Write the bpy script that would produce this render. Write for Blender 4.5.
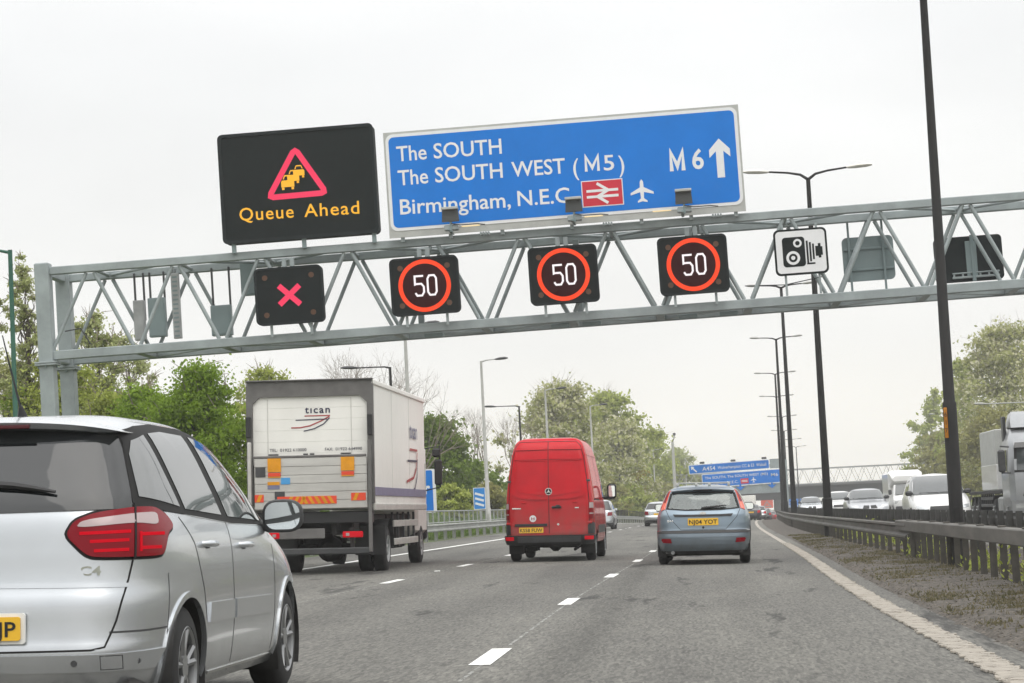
import bpy, bmesh, math, random
import numpy as np
from mathutils import Vector, Matrix

PI = math.pi
rad = math.radians
for o in list(bpy.data.objects):
    bpy.data.objects.remove(o)
scene = bpy.context.scene
COL = scene.collection

# ------------------------------------------------------------------ camera
FPX, ROLL, VPX, VPY, EYE = 2300.0, 3.2, 700.0, 507.0, 1.17
_d = Vector((VPX - 512, 341.5 - VPY, FPX)).normalized()      # road direction in camera space (x right, y up, z forward)
_u = Vector((-math.sin(rad(ROLL)), math.cos(rad(ROLL)), 0))
_u = (_u - _u.dot(_d) * _d).normalized()
_r = _u.cross(_d)
M3 = Matrix(((_r.x, _d.x, _u.x), (_r.y, _d.y, _u.y), (_r.z, _d.z, _u.z)))   # world -> camera (x right, y up, z forward)
cam_data = bpy.data.cameras.new('camera')
cam_data.sensor_width = 36.0
cam_data.lens = FPX / 1024 * 36.0
cam_data.clip_start, cam_data.clip_end = 0.3, 9000
cam = bpy.data.objects.new('camera', cam_data)
COL.objects.link(cam)
_wr, _wu, _wf = M3[0].copy(), M3[1].copy(), M3[2].copy()
cam.matrix_world = Matrix(((_wr.x, _wu.x, -_wf.x, 0), (_wr.y, _wu.y, -_wf.y, 0), (_wr.z, _wu.z, -_wf.z, EYE), (0, 0, 0, 1)))
scene.camera = cam

def at(px, py, Y):
    """world point at distance Y that the photograph shows at pixel px, py (for measuring where things stand)"""
    w = M3.transposed() @ Vector((px - 512, 341.5 - py, FPX))
    w = w / w.y
    return Vector((0, 0, EYE)) + w * Y

# ------------------------------------------------------------------ world, sun, exposure
SUN_EL, SUN_AZ = 55.0, 150.0        # sun behind the cloud, behind and to the right of the camera
world = bpy.data.worlds.new('World')
scene.world = world
world.use_nodes = True
wn, wl = world.node_tree.nodes, world.node_tree.links
wn.clear()
w_out = wn.new('ShaderNodeOutputWorld'); w_bg = wn.new('ShaderNodeBackground')
sky = wn.new('ShaderNodeTexSky'); sky.sky_type = 'NISHITA'; sky.sun_disc = False
sky.sun_elevation = rad(SUN_EL); sky.sun_rotation = rad(SUN_AZ); sky.air_density = 1.0; sky.dust_density = 4.0
tc = wn.new('ShaderNodeTexCoord')
sep = wn.new('ShaderNodeSeparateXYZ'); wl.new(tc.outputs['Generated'], sep.inputs[0])
grad = wn.new('ShaderNodeValToRGB')                            # overcast layer: brighter towards the zenith
grad.color_ramp.elements[0].position = 0.0; grad.color_ramp.elements[0].color = (10.1, 9.75, 8.8, 1)
grad.color_ramp.elements[1].position = 1.0; grad.color_ramp.elements[1].color = (19.6, 19.6, 19.5, 1)
e = grad.color_ramp.elements.new(0.07); e.color = (8.7, 8.65, 8.4, 1)
e = grad.color_ramp.elements.new(0.2); e.color = (8.35, 8.4, 8.35, 1)
wl.new(sep.outputs['Z'], grad.inputs[0])
mp = wn.new('ShaderNodeMapping'); mp.inputs['Scale'].default_value = (1.0, 1.0, 2.6); wl.new(tc.outputs['Generated'], mp.inputs[0])
nz = wn.new('ShaderNodeTexNoise'); nz.inputs['Scale'].default_value = 3.2; nz.inputs['Detail'].default_value = 4; nz.inputs['Roughness'].default_value = 0.5
wl.new(mp.outputs[0], nz.inputs['Vector'])
nr_ = wn.new('ShaderNodeMapRange'); nr_.inputs[1].default_value = 0.3; nr_.inputs[2].default_value = 0.7; nr_.inputs[3].default_value = 0.92; nr_.inputs[4].default_value = 1.07
wl.new(nz.outputs['Fac'], nr_.inputs[0])
mul = wn.new('ShaderNodeVectorMath'); mul.operation = 'SCALE'
wl.new(grad.outputs[0], mul.inputs[0]); wl.new(nr_.outputs[0], mul.inputs['Scale'])
mix = wn.new('ShaderNodeMix'); mix.data_type = 'RGBA'; mix.inputs['Factor'].default_value = 0.93
wl.new(sky.outputs[0], mix.inputs['A']); wl.new(mul.outputs[0], mix.inputs['B'])
wl.new(mix.outputs['Result'], w_bg.inputs['Color'])
w_bg.inputs['Strength'].default_value = 0.119
wl.new(w_bg.outputs[0], w_out.inputs[0])

sd = bpy.data.lights.new('sun', 'SUN'); sd.energy = 0.9; sd.angle = rad(60); sd.color = (1.0, 0.96, 0.9)
sun = bpy.data.objects.new('sun', sd); COL.objects.link(sun)
_sv = Vector((math.sin(rad(SUN_AZ)) * math.cos(rad(SUN_EL)), math.cos(rad(SUN_AZ)) * math.cos(rad(SUN_EL)), math.sin(rad(SUN_EL))))
sun.rotation_euler = _sv.to_track_quat('Z', 'Y').to_euler()
sun.location = (0, 0, 60)
scene.view_settings.view_transform = 'Standard'
scene.view_settings.look = 'None'
scene.view_settings.exposure = 0.0
scene.view_settings.gamma = 1.0
scene.cycles.use_denoising = True
scene.cycles.max_bounces = 6
scene.cycles.transparent_max_bounces = 12

# ------------------------------------------------------------------ materials
def nodes_of(m):
    m.use_nodes = True
    return m.node_tree.nodes, m.node_tree.links

def mat(name, col, rough=0.5, metal=0.0, coat=0.0, spec=0.5, var=0.0, scale=3.0, bump=0.0, bscale=40.0, col2=None, emit=0.0, alpha=1.0, stretch=None):
    m = bpy.data.materials.new(name)
    n, l = nodes_of(m)
    b = n['Principled BSDF']
    b.inputs['Base Color'].default_value = (*col, 1)
    b.inputs['Roughness'].default_value = rough
    b.inputs['Metallic'].default_value = metal
    b.inputs['Coat Weight'].default_value = coat
    b.inputs['Coat Roughness'].default_value = 0.06
    b.inputs['Specular IOR Level'].default_value = spec
    if emit:
        b.inputs['Emission Color'].default_value = (*col, 1); b.inputs['Emission Strength'].default_value = emit
    if alpha < 1: b.inputs['Alpha'].default_value = alpha
    if var or bump or col2:
        t = n.new('ShaderNodeTexCoord'); src = t.outputs['Object']
        if stretch:
            mm = n.new('ShaderNodeMapping'); mm.inputs['Scale'].default_value = stretch; l.new(src, mm.inputs[0]); src = mm.outputs[0]
    if var or col2:
        z = n.new('ShaderNodeTexNoise'); z.inputs['Scale'].default_value = scale; z.inputs['Detail'].default_value = 6; z.inputs['Roughness'].default_value = 0.62
        l.new(src, z.inputs['Vector'])
        r = n.new('ShaderNodeValToRGB')
        c2 = col2 or tuple(max(0, c * (1 - var)) for c in col)
        c1 = col if col2 else tuple(min(1, c * (1 + var * 0.6)) for c in col)
        r.color_ramp.elements[0].position = 0.33; r.color_ramp.elements[0].color = (*c2, 1)
        r.color_ramp.elements[1].position = 0.67; r.color_ramp.elements[1].color = (*c1, 1)
        l.new(z.outputs['Fac'], r.inputs[0]); l.new(r.outputs[0], b.inputs['Base Color'])
    if bump:
        z2 = n.new('ShaderNodeTexNoise'); z2.inputs['Scale'].default_value = bscale; z2.inputs['Detail'].default_value = 3
        l.new(src, z2.inputs['Vector'])
        bp = n.new('ShaderNodeBump'); bp.inputs['Strength'].default_value = bump; bp.inputs['Distance'].default_value = 0.01
        l.new(z2.outputs['Fac'], bp.inputs['Height']); l.new(bp.outputs[0], b.inputs['Normal'])
    return m

def leaf_mat(name, c1, c2, c3=None, trans=0.42):
    m = bpy.data.materials.new(name)
    n, l = nodes_of(m); n.clear()
    o = n.new('ShaderNodeOutputMaterial'); g = n.new('ShaderNodeNewGeometry'); r = n.new('ShaderNodeValToRGB')
    r.color_ramp.elements[0].color = (*c1, 1); r.color_ramp.elements[1].color = (*(c3 or c2), 1)
    if c3:
        e = r.color_ramp.elements.new(0.62); e.color = (*c2, 1); r.color_ramp.elements[1].position = 0.6
        r.color_ramp.elements[-1].position = 0.85
    l.new(g.outputs['Random Per Island'], r.inputs[0])
    d = n.new('ShaderNodeBsdfDiffuse'); t = n.new('ShaderNodeBsdfTranslucent'); mx = n.new('ShaderNodeMixShader')
    mx.inputs[0].default_value = trans
    l.new(r.outputs[0], d.inputs[0]); l.new(r.outputs[0], t.inputs[0]); l.new(d.outputs[0], mx.inputs[1]); l.new(t.outputs[0], mx.inputs[2]); l.new(mx.outputs[0], o.inputs[0])
    return m

def glow(name, col, strength, base=(0.02, 0.02, 0.02)):
    m = mat(name, base, 0.6, spec=0.0)
    b = m.node_tree.nodes['Principled BSDF']
    b.inputs['Emission Color'].default_value = (*col, 1); b.inputs['Emission Strength'].default_value = strength
    return m

def see_through(name, tint, keep):
    """window glass: clear with a tint, mirror-like at grazing angles"""
    m = bpy.data.materials.new(name)
    n, l = nodes_of(m); n.clear()
    o = n.new('ShaderNodeOutputMaterial'); t = n.new('ShaderNodeBsdfTransparent'); t.inputs[0].default_value = (*tint, 1)
    g = n.new('ShaderNodeBsdfGlossy'); g.inputs['Roughness'].default_value = 0.03; g.inputs['Color'].default_value = (0.95, 1, 0.98, 1)
    f = n.new('ShaderNodeFresnel'); f.inputs['IOR'].default_value = 1.6
    ad = n.new('ShaderNodeMath'); ad.operation = 'ADD'; ad.inputs[1].default_value = keep; l.new(f.outputs[0], ad.inputs[0])
    mx = n.new('ShaderNodeMixShader'); l.new(ad.outputs[0], mx.inputs[0]); l.new(t.outputs[0], mx.inputs[1]); l.new(g.outputs[0], mx.inputs[2]); l.new(mx.outputs[0], o.inputs[0])
    return m

M = {}
M['silver'] = mat('silver_paint', (0.60, 0.625, 0.65), 0.27, 0.85, 0.5, var=0.05, scale=1.6)
M['red'] = mat('red_paint', (0.52, 0.006, 0.014), 0.42, 0.0, 0.55, spec=0.0, var=0.12, scale=1.4)
M['blue_car'] = mat('pale_blue_paint', (0.215, 0.275, 0.33), 0.34, 0.5, 0.6, var=0.06, scale=1.5)
M['white_car'] = mat('white_paint', (0.75, 0.75, 0.74), 0.3, 0.0, 0.7, var=0.04)
M['grey_car'] = mat('grey_paint', (0.38, 0.39, 0.41), 0.32, 0.5, 0.7)
M['dark_car'] = mat('dark_paint', (0.03, 0.033, 0.04), 0.3, 0.2, 0.7)
M['maroon_car'] = mat('maroon_paint', (0.16, 0.02, 0.02), 0.3, 0.1, 0.7)
M['truck_white'] = mat('truck_panel_white', (0.82, 0.81, 0.765), 0.5, 0, 0, var=0.06, scale=0.8, stretch=(1.5, 0.8, 0.5), bump=0.02, bscale=3)
M['truck_grey'] = mat('truck_frame_grey', (0.135, 0.13, 0.125), 0.55, 0.1, var=0.25, scale=3)
M['alu'] = mat('tail_lift_alloy', (0.56, 0.55, 0.52), 0.5, 0.25, var=0.12, scale=2.0, stretch=(0.5, 1, 4))
M['chassis'] = mat('dirty_chassis_black', (0.022, 0.021, 0.02), 0.75, var=0.5, scale=5)
M['black'] = mat('black_plastic', (0.018, 0.018, 0.019), 0.5, var=0.2)
M['gap'] = mat('panel_gap_black', (0.006, 0.006, 0.006), 0.8)
M['trim'] = mat('dark_grey_trim', (0.045, 0.046, 0.048), 0.5, var=0.2)
M['tyre'] = mat('tyre_rubber', (0.02, 0.02, 0.02), 0.85, var=0.3, scale=8)
M['rim'] = mat('alloy_rim', (0.28, 0.285, 0.29), 0.35, 0.8)
M['chrome'] = mat('bright_metal', (0.8, 0.8, 0.8), 0.15, 1.0)
M['glass_dark'] = mat('dark_window_glass', (0.012, 0.014, 0.015), 0.03, 0, 0.0, spec=0.85)
M['glass_side'] = mat('reflective_side_glass', (0.016, 0.022, 0.020), 0.02, 0.0, 0.6, spec=0.9)
M['glass_front'] = mat('windscreen_glass', (0.05, 0.058, 0.06), 0.04, 0.0, 0.2, spec=0.9)
M['glass_clear'] = see_through('clear_window_glass', (0.90, 0.95, 0.93), 0.09)
M['mirror'] = mat('mirror_glass', (0.75, 0.8, 0.82), 0.03, 1.0)
M['lamp_red'] = mat('red_lamp_lens', (0.20, 0.002, 0.009), 0.2, 0, 0.0, spec=0.25)
M['lamp_red_hot'] = glow('lit_red_lamp', (1.0, 0.02, 0.035), 0.18, (0.42, 0.006, 0.014))
M['lamp_smoked'] = mat('smoked_red_lens', (0.07, 0.006, 0.01), 0.25)
M['lamp_orange'] = mat('orange_red_lamp', (0.75, 0.09, 0.03), 0.15, 0, 0.8)
M['lamp_clear'] = mat('clear_lamp_lens', (0.42, 0.33, 0.33), 0.15, 0.2, 0.4)
M['cab_grey'] = mat('lorry_cab_silver', (0.30, 0.31, 0.32), 0.35, 0.5, 0.4, var=0.08)
M['lamp_head'] = mat('headlamp_lens', (0.6, 0.62, 0.63), 0.1, 0.5, 1.0)
M['plate_y'] = mat('yellow_number_plate', (0.80, 0.47, 0.03), 0.4)
M['plate_w'] = mat('white_number_plate', (0.75, 0.75, 0.72), 0.4)
M['ink'] = mat('black_lettering', (0.012, 0.012, 0.014), 0.5)
M['ink_soft'] = mat('dark_grey_lettering', (0.07, 0.07, 0.09), 0.5)
M['ink_navy'] = mat('navy_lettering', (0.02, 0.022, 0.06), 0.5)
M['ink_red'] = mat('faded_red_stripe', (0.36, 0.05, 0.05), 0.5)
M['band_blue'] = mat('slate_blue_band', (0.17, 0.17, 0.26), 0.5, var=0.15)
M['sticker_o'] = mat('orange_marker', (0.70, 0.30, 0.02), 0.5, spec=0.2, var=0.2)
M['strip_o'] = mat('faded_orange_strip', (0.42, 0.17, 0.02), 0.6, spec=0.2, var=0.3)
M['sticker_r'] = mat('red_marker', (0.70, 0.06, 0.02), 0.4)
M['sticker_b'] = mat('blue_sticker', (0.06, 0.30, 0.62), 0.45)
M['steel'] = mat('gantry_grey_paint', (0.285, 0.325, 0.33), 0.5, 0.0, var=0.20, scale=1.3, bump=0.05, bscale=12)
M['steel_dark'] = mat('cabinet_grey_green', (0.20, 0.255, 0.26), 0.5, var=0.08, scale=1.5)
M['galv'] = mat('galvanised_steel', (0.36, 0.37, 0.37), 0.5, 0.35, var=0.2, scale=2.5)
M['barrier'] = mat('weathered_barrier_steel', (0.108, 0.102, 0.090), 0.65, 0.15, var=0.35, scale=1.7, stretch=(1, 0.4, 2), bump=0.1, bscale=25)
M['barrier_l'] = mat('pale_barrier_steel', (0.34, 0.35, 0.33), 0.55, 0.3, var=0.25, scale=1.2)
M['post_dark'] = mat('dark_barrier_post', (0.052, 0.052, 0.049), 0.7, 0.1, var=0.4, scale=3)
M['pole_dark'] = mat('dark_lamp_column', (0.022, 0.0215, 0.021), 0.65, 0.0, spec=0.25, var=0.35, scale=2, stretch=(1, 1, 0.3))
M['pole_pale'] = mat('pale_lamp_column', (0.42, 0.42, 0.40), 0.6, 0.1, var=0.15, scale=2)
M['pole_green'] = mat('green_lamp_column', (0.02, 0.10, 0.065), 0.5, var=0.2)
M['lantern'] = mat('lantern_grey', (0.40, 0.40, 0.38), 0.5)
M['lantern_glass'] = mat('lantern_bowl', (0.62, 0.60, 0.55), 0.2, 0, 0.5)
M['sign_black'] = mat('matt_black_signal', (0.009, 0.013, 0.013), 0.7, spec=0.15, var=0.15)
M['sign_back'] = mat('signal_case_black', (0.014, 0.019, 0.020), 0.7, spec=0.2, var=0.2)
M['sign_blue'] = mat('motorway_sign_blue', (0.003, 0.175, 0.62), 0.45, spec=0.25, var=0.07, scale=0.9)
M['sign_white'] = mat('sign_white', (0.74, 0.75, 0.76), 0.45, var=0.04)
M['sign_red'] = mat('rail_sign_red', (0.56, 0.012, 0.035), 0.45)
M['sign_grey'] = mat('sign_edge_grey', (0.42, 0.43, 0.41), 0.5, var=0.1)
M['led_ring'] = glow('led_red_ring', (1.0, 0.075, 0.022), 1.05, (0.05, 0.005, 0.004))
M['led_ring_dim'] = glow('led_ring_spill', (0.16, 0.010, 0.012), 0.16, (0.012, 0.007, 0.007))
M['led_white'] = glow('led_white_digit', (1.0, 0.93, 0.95), 1.1)
M['led_pink'] = glow('led_pink_red', (1.0, 0.045, 0.13), 0.95)
M['led_amber'] = glow('led_amber', (1.0, 0.50, 0.03), 1.05)
M['amber_lens'] = mat('unlit_amber_lens', (0.09, 0.035, 0.012), 0.4)
M['warm_lamp'] = glow('warm_lamp_strip', (1.0, 0.78, 0.42), 1.0)
M['concrete'] = mat('bridge_concrete', (0.12, 0.125, 0.125), 0.8, var=0.2, scale=0.4)
M['bridge_deck'] = mat('bridge_girder', (0.03, 0.033, 0.036), 0.7, var=0.2, scale=0.3)
M['bark'] = mat('tree_bark', (0.09, 0.075, 0.06), 0.9, var=0.35, scale=4)
M['twig'] = mat('twig_bark', (0.24, 0.20, 0.165), 0.9, var=0.3, scale=3)
M['leaf_green'] = leaf_mat('fresh_green_leaf', (0.15, 0.235, 0.025), (0.30, 0.43, 0.06))
M['leaf_deep'] = leaf_mat('deep_green_leaf', (0.10, 0.155, 0.025), (0.21, 0.29, 0.06))
M['leaf_yellow'] = leaf_mat('yellow_green_leaf', (0.26, 0.31, 0.055), (0.48, 0.53, 0.15))
M['leaf_pale'] = leaf_mat('pale_spring_leaf', (0.29, 0.33, 0.12), (0.50, 0.53, 0.27))
M['leaf_blossom'] = leaf_mat('white_blossom', (0.25, 0.28, 0.09), (0.46, 0.47, 0.20), (0.66, 0.64, 0.46))
M['leaf_gold'] = leaf_mat('golden_leaf', (0.30, 0.25, 0.05), (0.50, 0.42, 0.10))
M['leaf_scrub'] = leaf_mat('scrub_leaf', (0.22, 0.22, 0.07), (0.38, 0.37, 0.14))
M['grass_blade'] = leaf_mat('grass_blade', (0.09, 0.15, 0.03), (0.20, 0.28, 0.08))
M['weed'] = leaf_mat('median_weed', (0.09, 0.09, 0.045), (0.22, 0.19, 0.12))

def grime(m, z0, z1, amt, col=(0.10, 0.085, 0.07)):
    """road dirt thrown up on the lower panels"""
    n, l = m.node_tree.nodes, m.node_tree.links; b = n['Principled BSDF']; old = b.inputs['Base Color'].links[0].from_socket
    t = n.new('ShaderNodeTexCoord'); sp = n.new('ShaderNodeSeparateXYZ'); l.new(t.outputs['Object'], sp.inputs[0])
    mr = n.new('ShaderNodeMapRange'); mr.inputs[1].default_value = z0; mr.inputs[2].default_value = z1; mr.inputs[3].default_value = amt; mr.inputs[4].default_value = 0.0; l.new(sp.outputs['Z'], mr.inputs[0])
    z = n.new('ShaderNodeTexNoise'); z.inputs['Scale'].default_value = 4.5; z.inputs['Detail'].default_value = 7; l.new(t.outputs['Object'], z.inputs['Vector'])
    mu = n.new('ShaderNodeMath'); mu.operation = 'MULTIPLY'; l.new(mr.outputs[0], mu.inputs[0]); l.new(z.outputs['Fac'], mu.inputs[1])
    mx = n.new('ShaderNodeMix'); mx.data_type = 'RGBA'; l.new(mu.outputs[0], mx.inputs['Factor']); l.new(old, mx.inputs['A']); mx.inputs['B'].default_value = (*col, 1)
    l.new(mx.outputs['Result'], b.inputs['Base Color'])
grime(M['red'], .45, 1.5, 1.1); grime(M['truck_white'], 1.2, 2.6, .38, (0.22, 0.20, 0.17)); grime(M['blue_car'], .25, .75, .9); grime(M['silver'], .2, .7, .5); grime(M['alu'], 1.2, 2.6, .5, (0.2, 0.18, 0.15))
M['glass_side'].node_tree.nodes['Principled BSDF'].inputs['IOR'].default_value = 1.9
# ------------------------------------------------------------------ mesh builder
class MB:
    def __init__(s): s.v = []; s.f = []; s.m = []; s.cur = 0
    def mat(s, i): s.cur = i; return s
    def add(s, vs, fs):
        b = len(s.v); s.v += [tuple(p) for p in vs]
        s.f += [tuple(b + i for i in f) for f in fs]; s.m += [s.cur] * len(fs); return s
    def box(s, c, d, rot=None):
        x, y, z = d[0] / 2, d[1] / 2, d[2] / 2
        vs = [Vector((i * x, j * y, k * z)) for k in (-1, 1) for j in (-1, 1) for i in (-1, 1)]
        if rot is not None: vs = [rot @ p for p in vs]
        c = Vector(c)
        return s.add([p + c for p in vs], [(0, 2, 3, 1), (4, 5, 7, 6), (0, 1, 5, 4), (2, 6, 7, 3), (0, 4, 6, 2), (1, 3, 7, 5)])
    def bbox(s, c, d, r=0.02):
        """box with chamfered edges, made as a rounded prism along z with bevelled caps"""
        x, y, z = d[0] / 2, d[1] / 2, d[2] / 2; c = Vector(c); r = min(r, x * .8, y * .8, z * .8)
        rings = []
        for zz, i in ((-z, r), (-z + r, 0), (z - r, 0), (z, r)):
            k = r * 0.6
            X, Y = x - i, y - i
            rings.append([Vector((a, b, zz)) + c for a, b in ((-X + k, -Y), (X - k, -Y), (X, -Y + k), (X, Y - k), (X - k, Y), (-X + k, Y), (-X, Y - k), (-X, -Y + k))])
        return s.rings(rings, True)
    def rings(s, rs, caps=True, closed=True):
        n = len(rs[0]); vs = [p for r in rs for p in r]; fs = []
        for i in range(len(rs) - 1):
            for j in range(n if closed else n - 1):
                k = (j + 1) % n
                fs.append((i * n + j, i * n + k, (i + 1) * n + k, (i + 1) * n + j))
        if caps:
            fs.append(tuple(range(n - 1, -1, -1))); fs.append(tuple((len(rs) - 1) * n + j for j in range(n)))
        return s.add(vs, fs)
    def bar(s, p, q, w, h, up=(0, 0, 1)):
        p, q = Vector(p), Vector(q); t = (q - p).normalized(); u = Vector(up)
        if abs(t.dot(u)) > 0.98: u = Vector((0, 1, 0))
        a = t.cross(u).normalized(); b = a.cross(t)
        r = lambda o: [o + a * i * w / 2 + b * j * h / 2 for i, j in ((-1, -1), (1, -1), (1, 1), (-1, 1))]
        return s.rings([r(p), r(q)])
    def tube(s, pts, rr, n=8, caps=True):
        pts = [Vector(p) for p in pts]
        if not isinstance(rr, (list, tuple)): rr = [rr] * len(pts)
        rs = []; ref = None
        for i, p in enumerate(pts):
            t = (pts[min(i + 1, len(pts) - 1)] - pts[max(i - 1, 0)]).normalized()
            if ref is None: ref = Vector((0, 0, 1)) if abs(t.z) < 0.9 else Vector((1, 0, 0))
            a = t.cross(ref)
            if a.length < 1e-4: a = t.cross(Vector((0, 1, 0)))
            a.normalize(); b = a.cross(t); ref = b
            rs.append([p + (a * math.cos(2 * PI * k / n) + b * math.sin(2 * PI * k / n)) * rr[i] for k in range(n)])
        return s.rings(rs, caps)
    def sweep(s, prof, path, closed=True, caps=True):
        """profile (side, up) swept along a path; side is to the right of travel"""
        path = [Vector(p) for p in path]; rs = []
        for i, p in enumerate(path):
            t = path[min(i + 1, len(path) - 1)] - path[max(i - 1, 0)]
            a = Vector((t.y, -t.x, 0)).normalized()
            rs.append([p + a * u + Vector((0, 0, w)) for u, w in prof])
        return s.rings(rs, caps and closed, closed)
    def prism(s, poly, t, o=(0, 0, 0), axis='y'):
        """flat polygon (x, z) facing -y, thickness t towards +y; axis 'x': (y, z) facing +x; axis 'z': (x, y) facing up"""
        o = Vector(o); n = len(poly)
        if axis == 'y': A = [o + Vector((a, 0, b)) for a, b in poly]; B = [p + Vector((0, t, 0)) for p in A]
        elif axis == 'x': A = [o + Vector((0, a, b)) for a, b in poly]; B = [p - Vector((t, 0, 0)) for p in A]
        else: A = [o + Vector((a, b, 0)) for a, b in poly]; B = [p - Vector((0, 0, t)) for p in A]
        return s.rings([A, B])
    def ring_prism(s, outer, inner, t, o=(0, 0, 0)):
        """flat frame between two equal-count polygons (x, z) facing -y"""
        o = Vector(o); n = len(outer)
        V = lambda P, d: [o + Vector((a, d, b)) for a, b in P]
        vs = V(outer, 0) + V(inner, 0) + V(outer, t) + V(inner, t); fs = []
        for i in range(n):
            j = (i + 1) % n
            fs += [(i, j, n + j, n + i), (i, 2 * n + i, 2 * n + j, j), (n + i, n + j, 3 * n + j, 3 * n + i), (2 * n + i, 3 * n + i, 3 * n + j, 2 * n + j)]
        return s.add(vs, fs)
    def disc(s, c, r, t, n=24, axis='y'):
        P = [(r * math.cos(2 * PI * k / n), r * math.sin(2 * PI * k / n)) for k in range(n)]
        return s.prism(P, t, c, axis)
    def stroke(s, pts, w, t, o=(0, 0, 0), closed=False):
        """mitred flat line of width w on a sign face (x, z), thickness t"""
        P = [Vector(p) for p in pts]; n = len(P); L = []; R = []
        for i in range(n):
            if closed: a, b = P[i - 1], P[(i + 1) % n]; d1 = (P[i] - a).normalized(); d2 = (b - P[i]).normalized()
            else:
                d1 = (P[i] - P[i - 1]).normalized() if i else (P[1] - P[0]).normalized()
                d2 = (P[i + 1] - P[i]).normalized() if i < n - 1 else d1
            m = Vector((-d1.y - d2.y, d1.x + d2.x)); m.normalize(); c = max(0.4, m.dot(Vector((-d1.y, d1.x))))
            L.append(P[i] + m * w / 2 / c); R.append(P[i] - m * w / 2 / c)
        o = Vector(o); V = lambda p, d: o + Vector((p.x, d, p.y))
        for i in range(n if closed else n - 1):
            j = (i + 1) % n
            q = [L[i], R[i], R[j], L[j]]
            s.add([V(p, 0) for p in q] + [V(p, t) for p in q], [(0, 1, 2, 3), (7, 6, 5, 4), (0, 4, 5, 1), (1, 5, 6, 2), (2, 6, 7, 3), (3, 7, 4, 0)])
        return s
    def xform(s, mtx, start=0):
        s.v[start:] = [tuple(mtx @ Vector(p)) for p in s.v[start:]]; return s
    def mesh(s, name, mats, smooth=None):
        me = bpy.data.meshes.new(name); me.from_pydata(s.v, [], s.f)
        for m in (mats if isinstance(mats, (list, tuple)) else [mats]): me.materials.append(m)
        me.polygons.foreach_set('material_index', s.m)
        bm = bmesh.new(); bm.from_mesh(me); bmesh.ops.recalc_face_normals(bm, faces=bm.faces)
        if smooth is not None:
            for f in bm.faces: f.smooth = True
            for e in bm.edges:
                if len(e.link_faces) == 2 and e.calc_face_angle(0) > rad(smooth): e.smooth = False
        bm.to_mesh(me); bm.free(); me.update(); return me
    def build(s, name, mats, parent=None, smooth=None):
        return link(name, s.mesh(name, mats, smooth), parent)

def link(name, data, parent=None):
    o = bpy.data.objects.new(name, data); COL.objects.link(o)
    if parent is not None: o.parent = parent
    return o

def tag(o, label=None, cat=None, group=None, kind=None):
    if label: o['label'] = label
    if cat: o['category'] = cat
    if group: o['group'] = group
    if kind: o['kind'] = kind
    return o

def thing(name, label, cat, loc=(0, 0, 0), rot=(0, 0, 0), group=None, scale=1.0):
    o = bpy.data.objects.new(name, None); COL.objects.link(o); o.empty_display_size = 0.3
    o.location = loc; o.rotation_euler = rot; o.scale = (scale,) * 3
    return tag(o, label, cat, group)

KIDS = {}
def copy_tree(o, parent=None):
    c = o.copy(); COL.objects.link(c); c.parent = parent
    for k in [x for x in o.children]: copy_tree(k, c)
    return c

def text(s, w=None, h=1.0, bold=0.0, t=0.004, anchor='l', space=1.0, res=3):
    """lettering as vertices and faces on a sign face: x right, z up, facing -y; h is the capital height"""
    cu = bpy.data.curves.new('lettering', 'FONT'); cu.body = s; cu.size = 1.0; cu.offset = bold; cu.extrude = 0.0; cu.resolution_u = res; cu.space_character = space
    ob = bpy.data.objects.new('lettering', cu)
    me = bpy.data.meshes.new_from_object(ob)
    P = [tuple(v.co) for v in me.vertices]; F = [tuple(p.vertices) for p in me.polygons]
    bpy.data.objects.remove(ob); bpy.data.meshes.remove(me); bpy.data.curves.remove(cu)
    k = h / 0.73
    xs = [p[0] for p in P]; x0, x1 = min(xs), max(xs)
    kx = k if w is None else w / (x1 - x0)
    sh = {'l': x0, 'c': (x0 + x1) / 2, 'r': x1}[anchor]
    V = [((p[0] - sh) * kx, -t, p[1] * k) for p in P]
    return V, F

def add_text(mb, s, x, z, y=0.0, w=None, h=1.0, **kw):
    V, F = text(s, w, h, **kw)
    mb.add([(a + x, b + y, c + z) for a, b, c in V], F); return mb

def rrect(w, h, r, n=5, cx=0, cz=0):
    P = []
    for (sx, sz, a0) in ((1, 1, 0), (-1, 1, 90), (-1, -1, 180), (1, -1, 270)):
        for k in range(n + 1):
            a = rad(a0 + 90 * k / n)
            P.append((cx + sx * (w / 2 - r) + r * math.cos(a), cz + sz * (h / 2 - r) + r * math.sin(a)))
    return P

def pchip(pts):
    x = np.array([p[0] for p in pts], float); y = np.array([p[1] for p in pts], float)
    h = np.diff(x); d = np.diff(y) / h; m = np.zeros_like(x)
    m[0], m[-1] = d[0], d[-1]
    for i in range(1, len(x) - 1):
        if d[i - 1] * d[i] > 0:
            w1, w2 = 2 * h[i] + h[i - 1], h[i] + 2 * h[i - 1]
            m[i] = (w1 + w2) / (w1 / d[i - 1] + w2 / d[i])
    def f(q):
        q = np.clip(q, x[0], x[-1]); i = np.clip(np.searchsorted(x, q) - 1, 0, len(h) - 1)
        t = (q - x[i]) / h[i]
        return (2 * t**3 - 3 * t**2 + 1) * y[i] + (t**3 - 2 * t**2 + t) * h[i] * m[i] + (-2 * t**3 + 3 * t**2) * y[i + 1] + (t**3 - t**2) * h[i] * m[i + 1]
    return f

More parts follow.
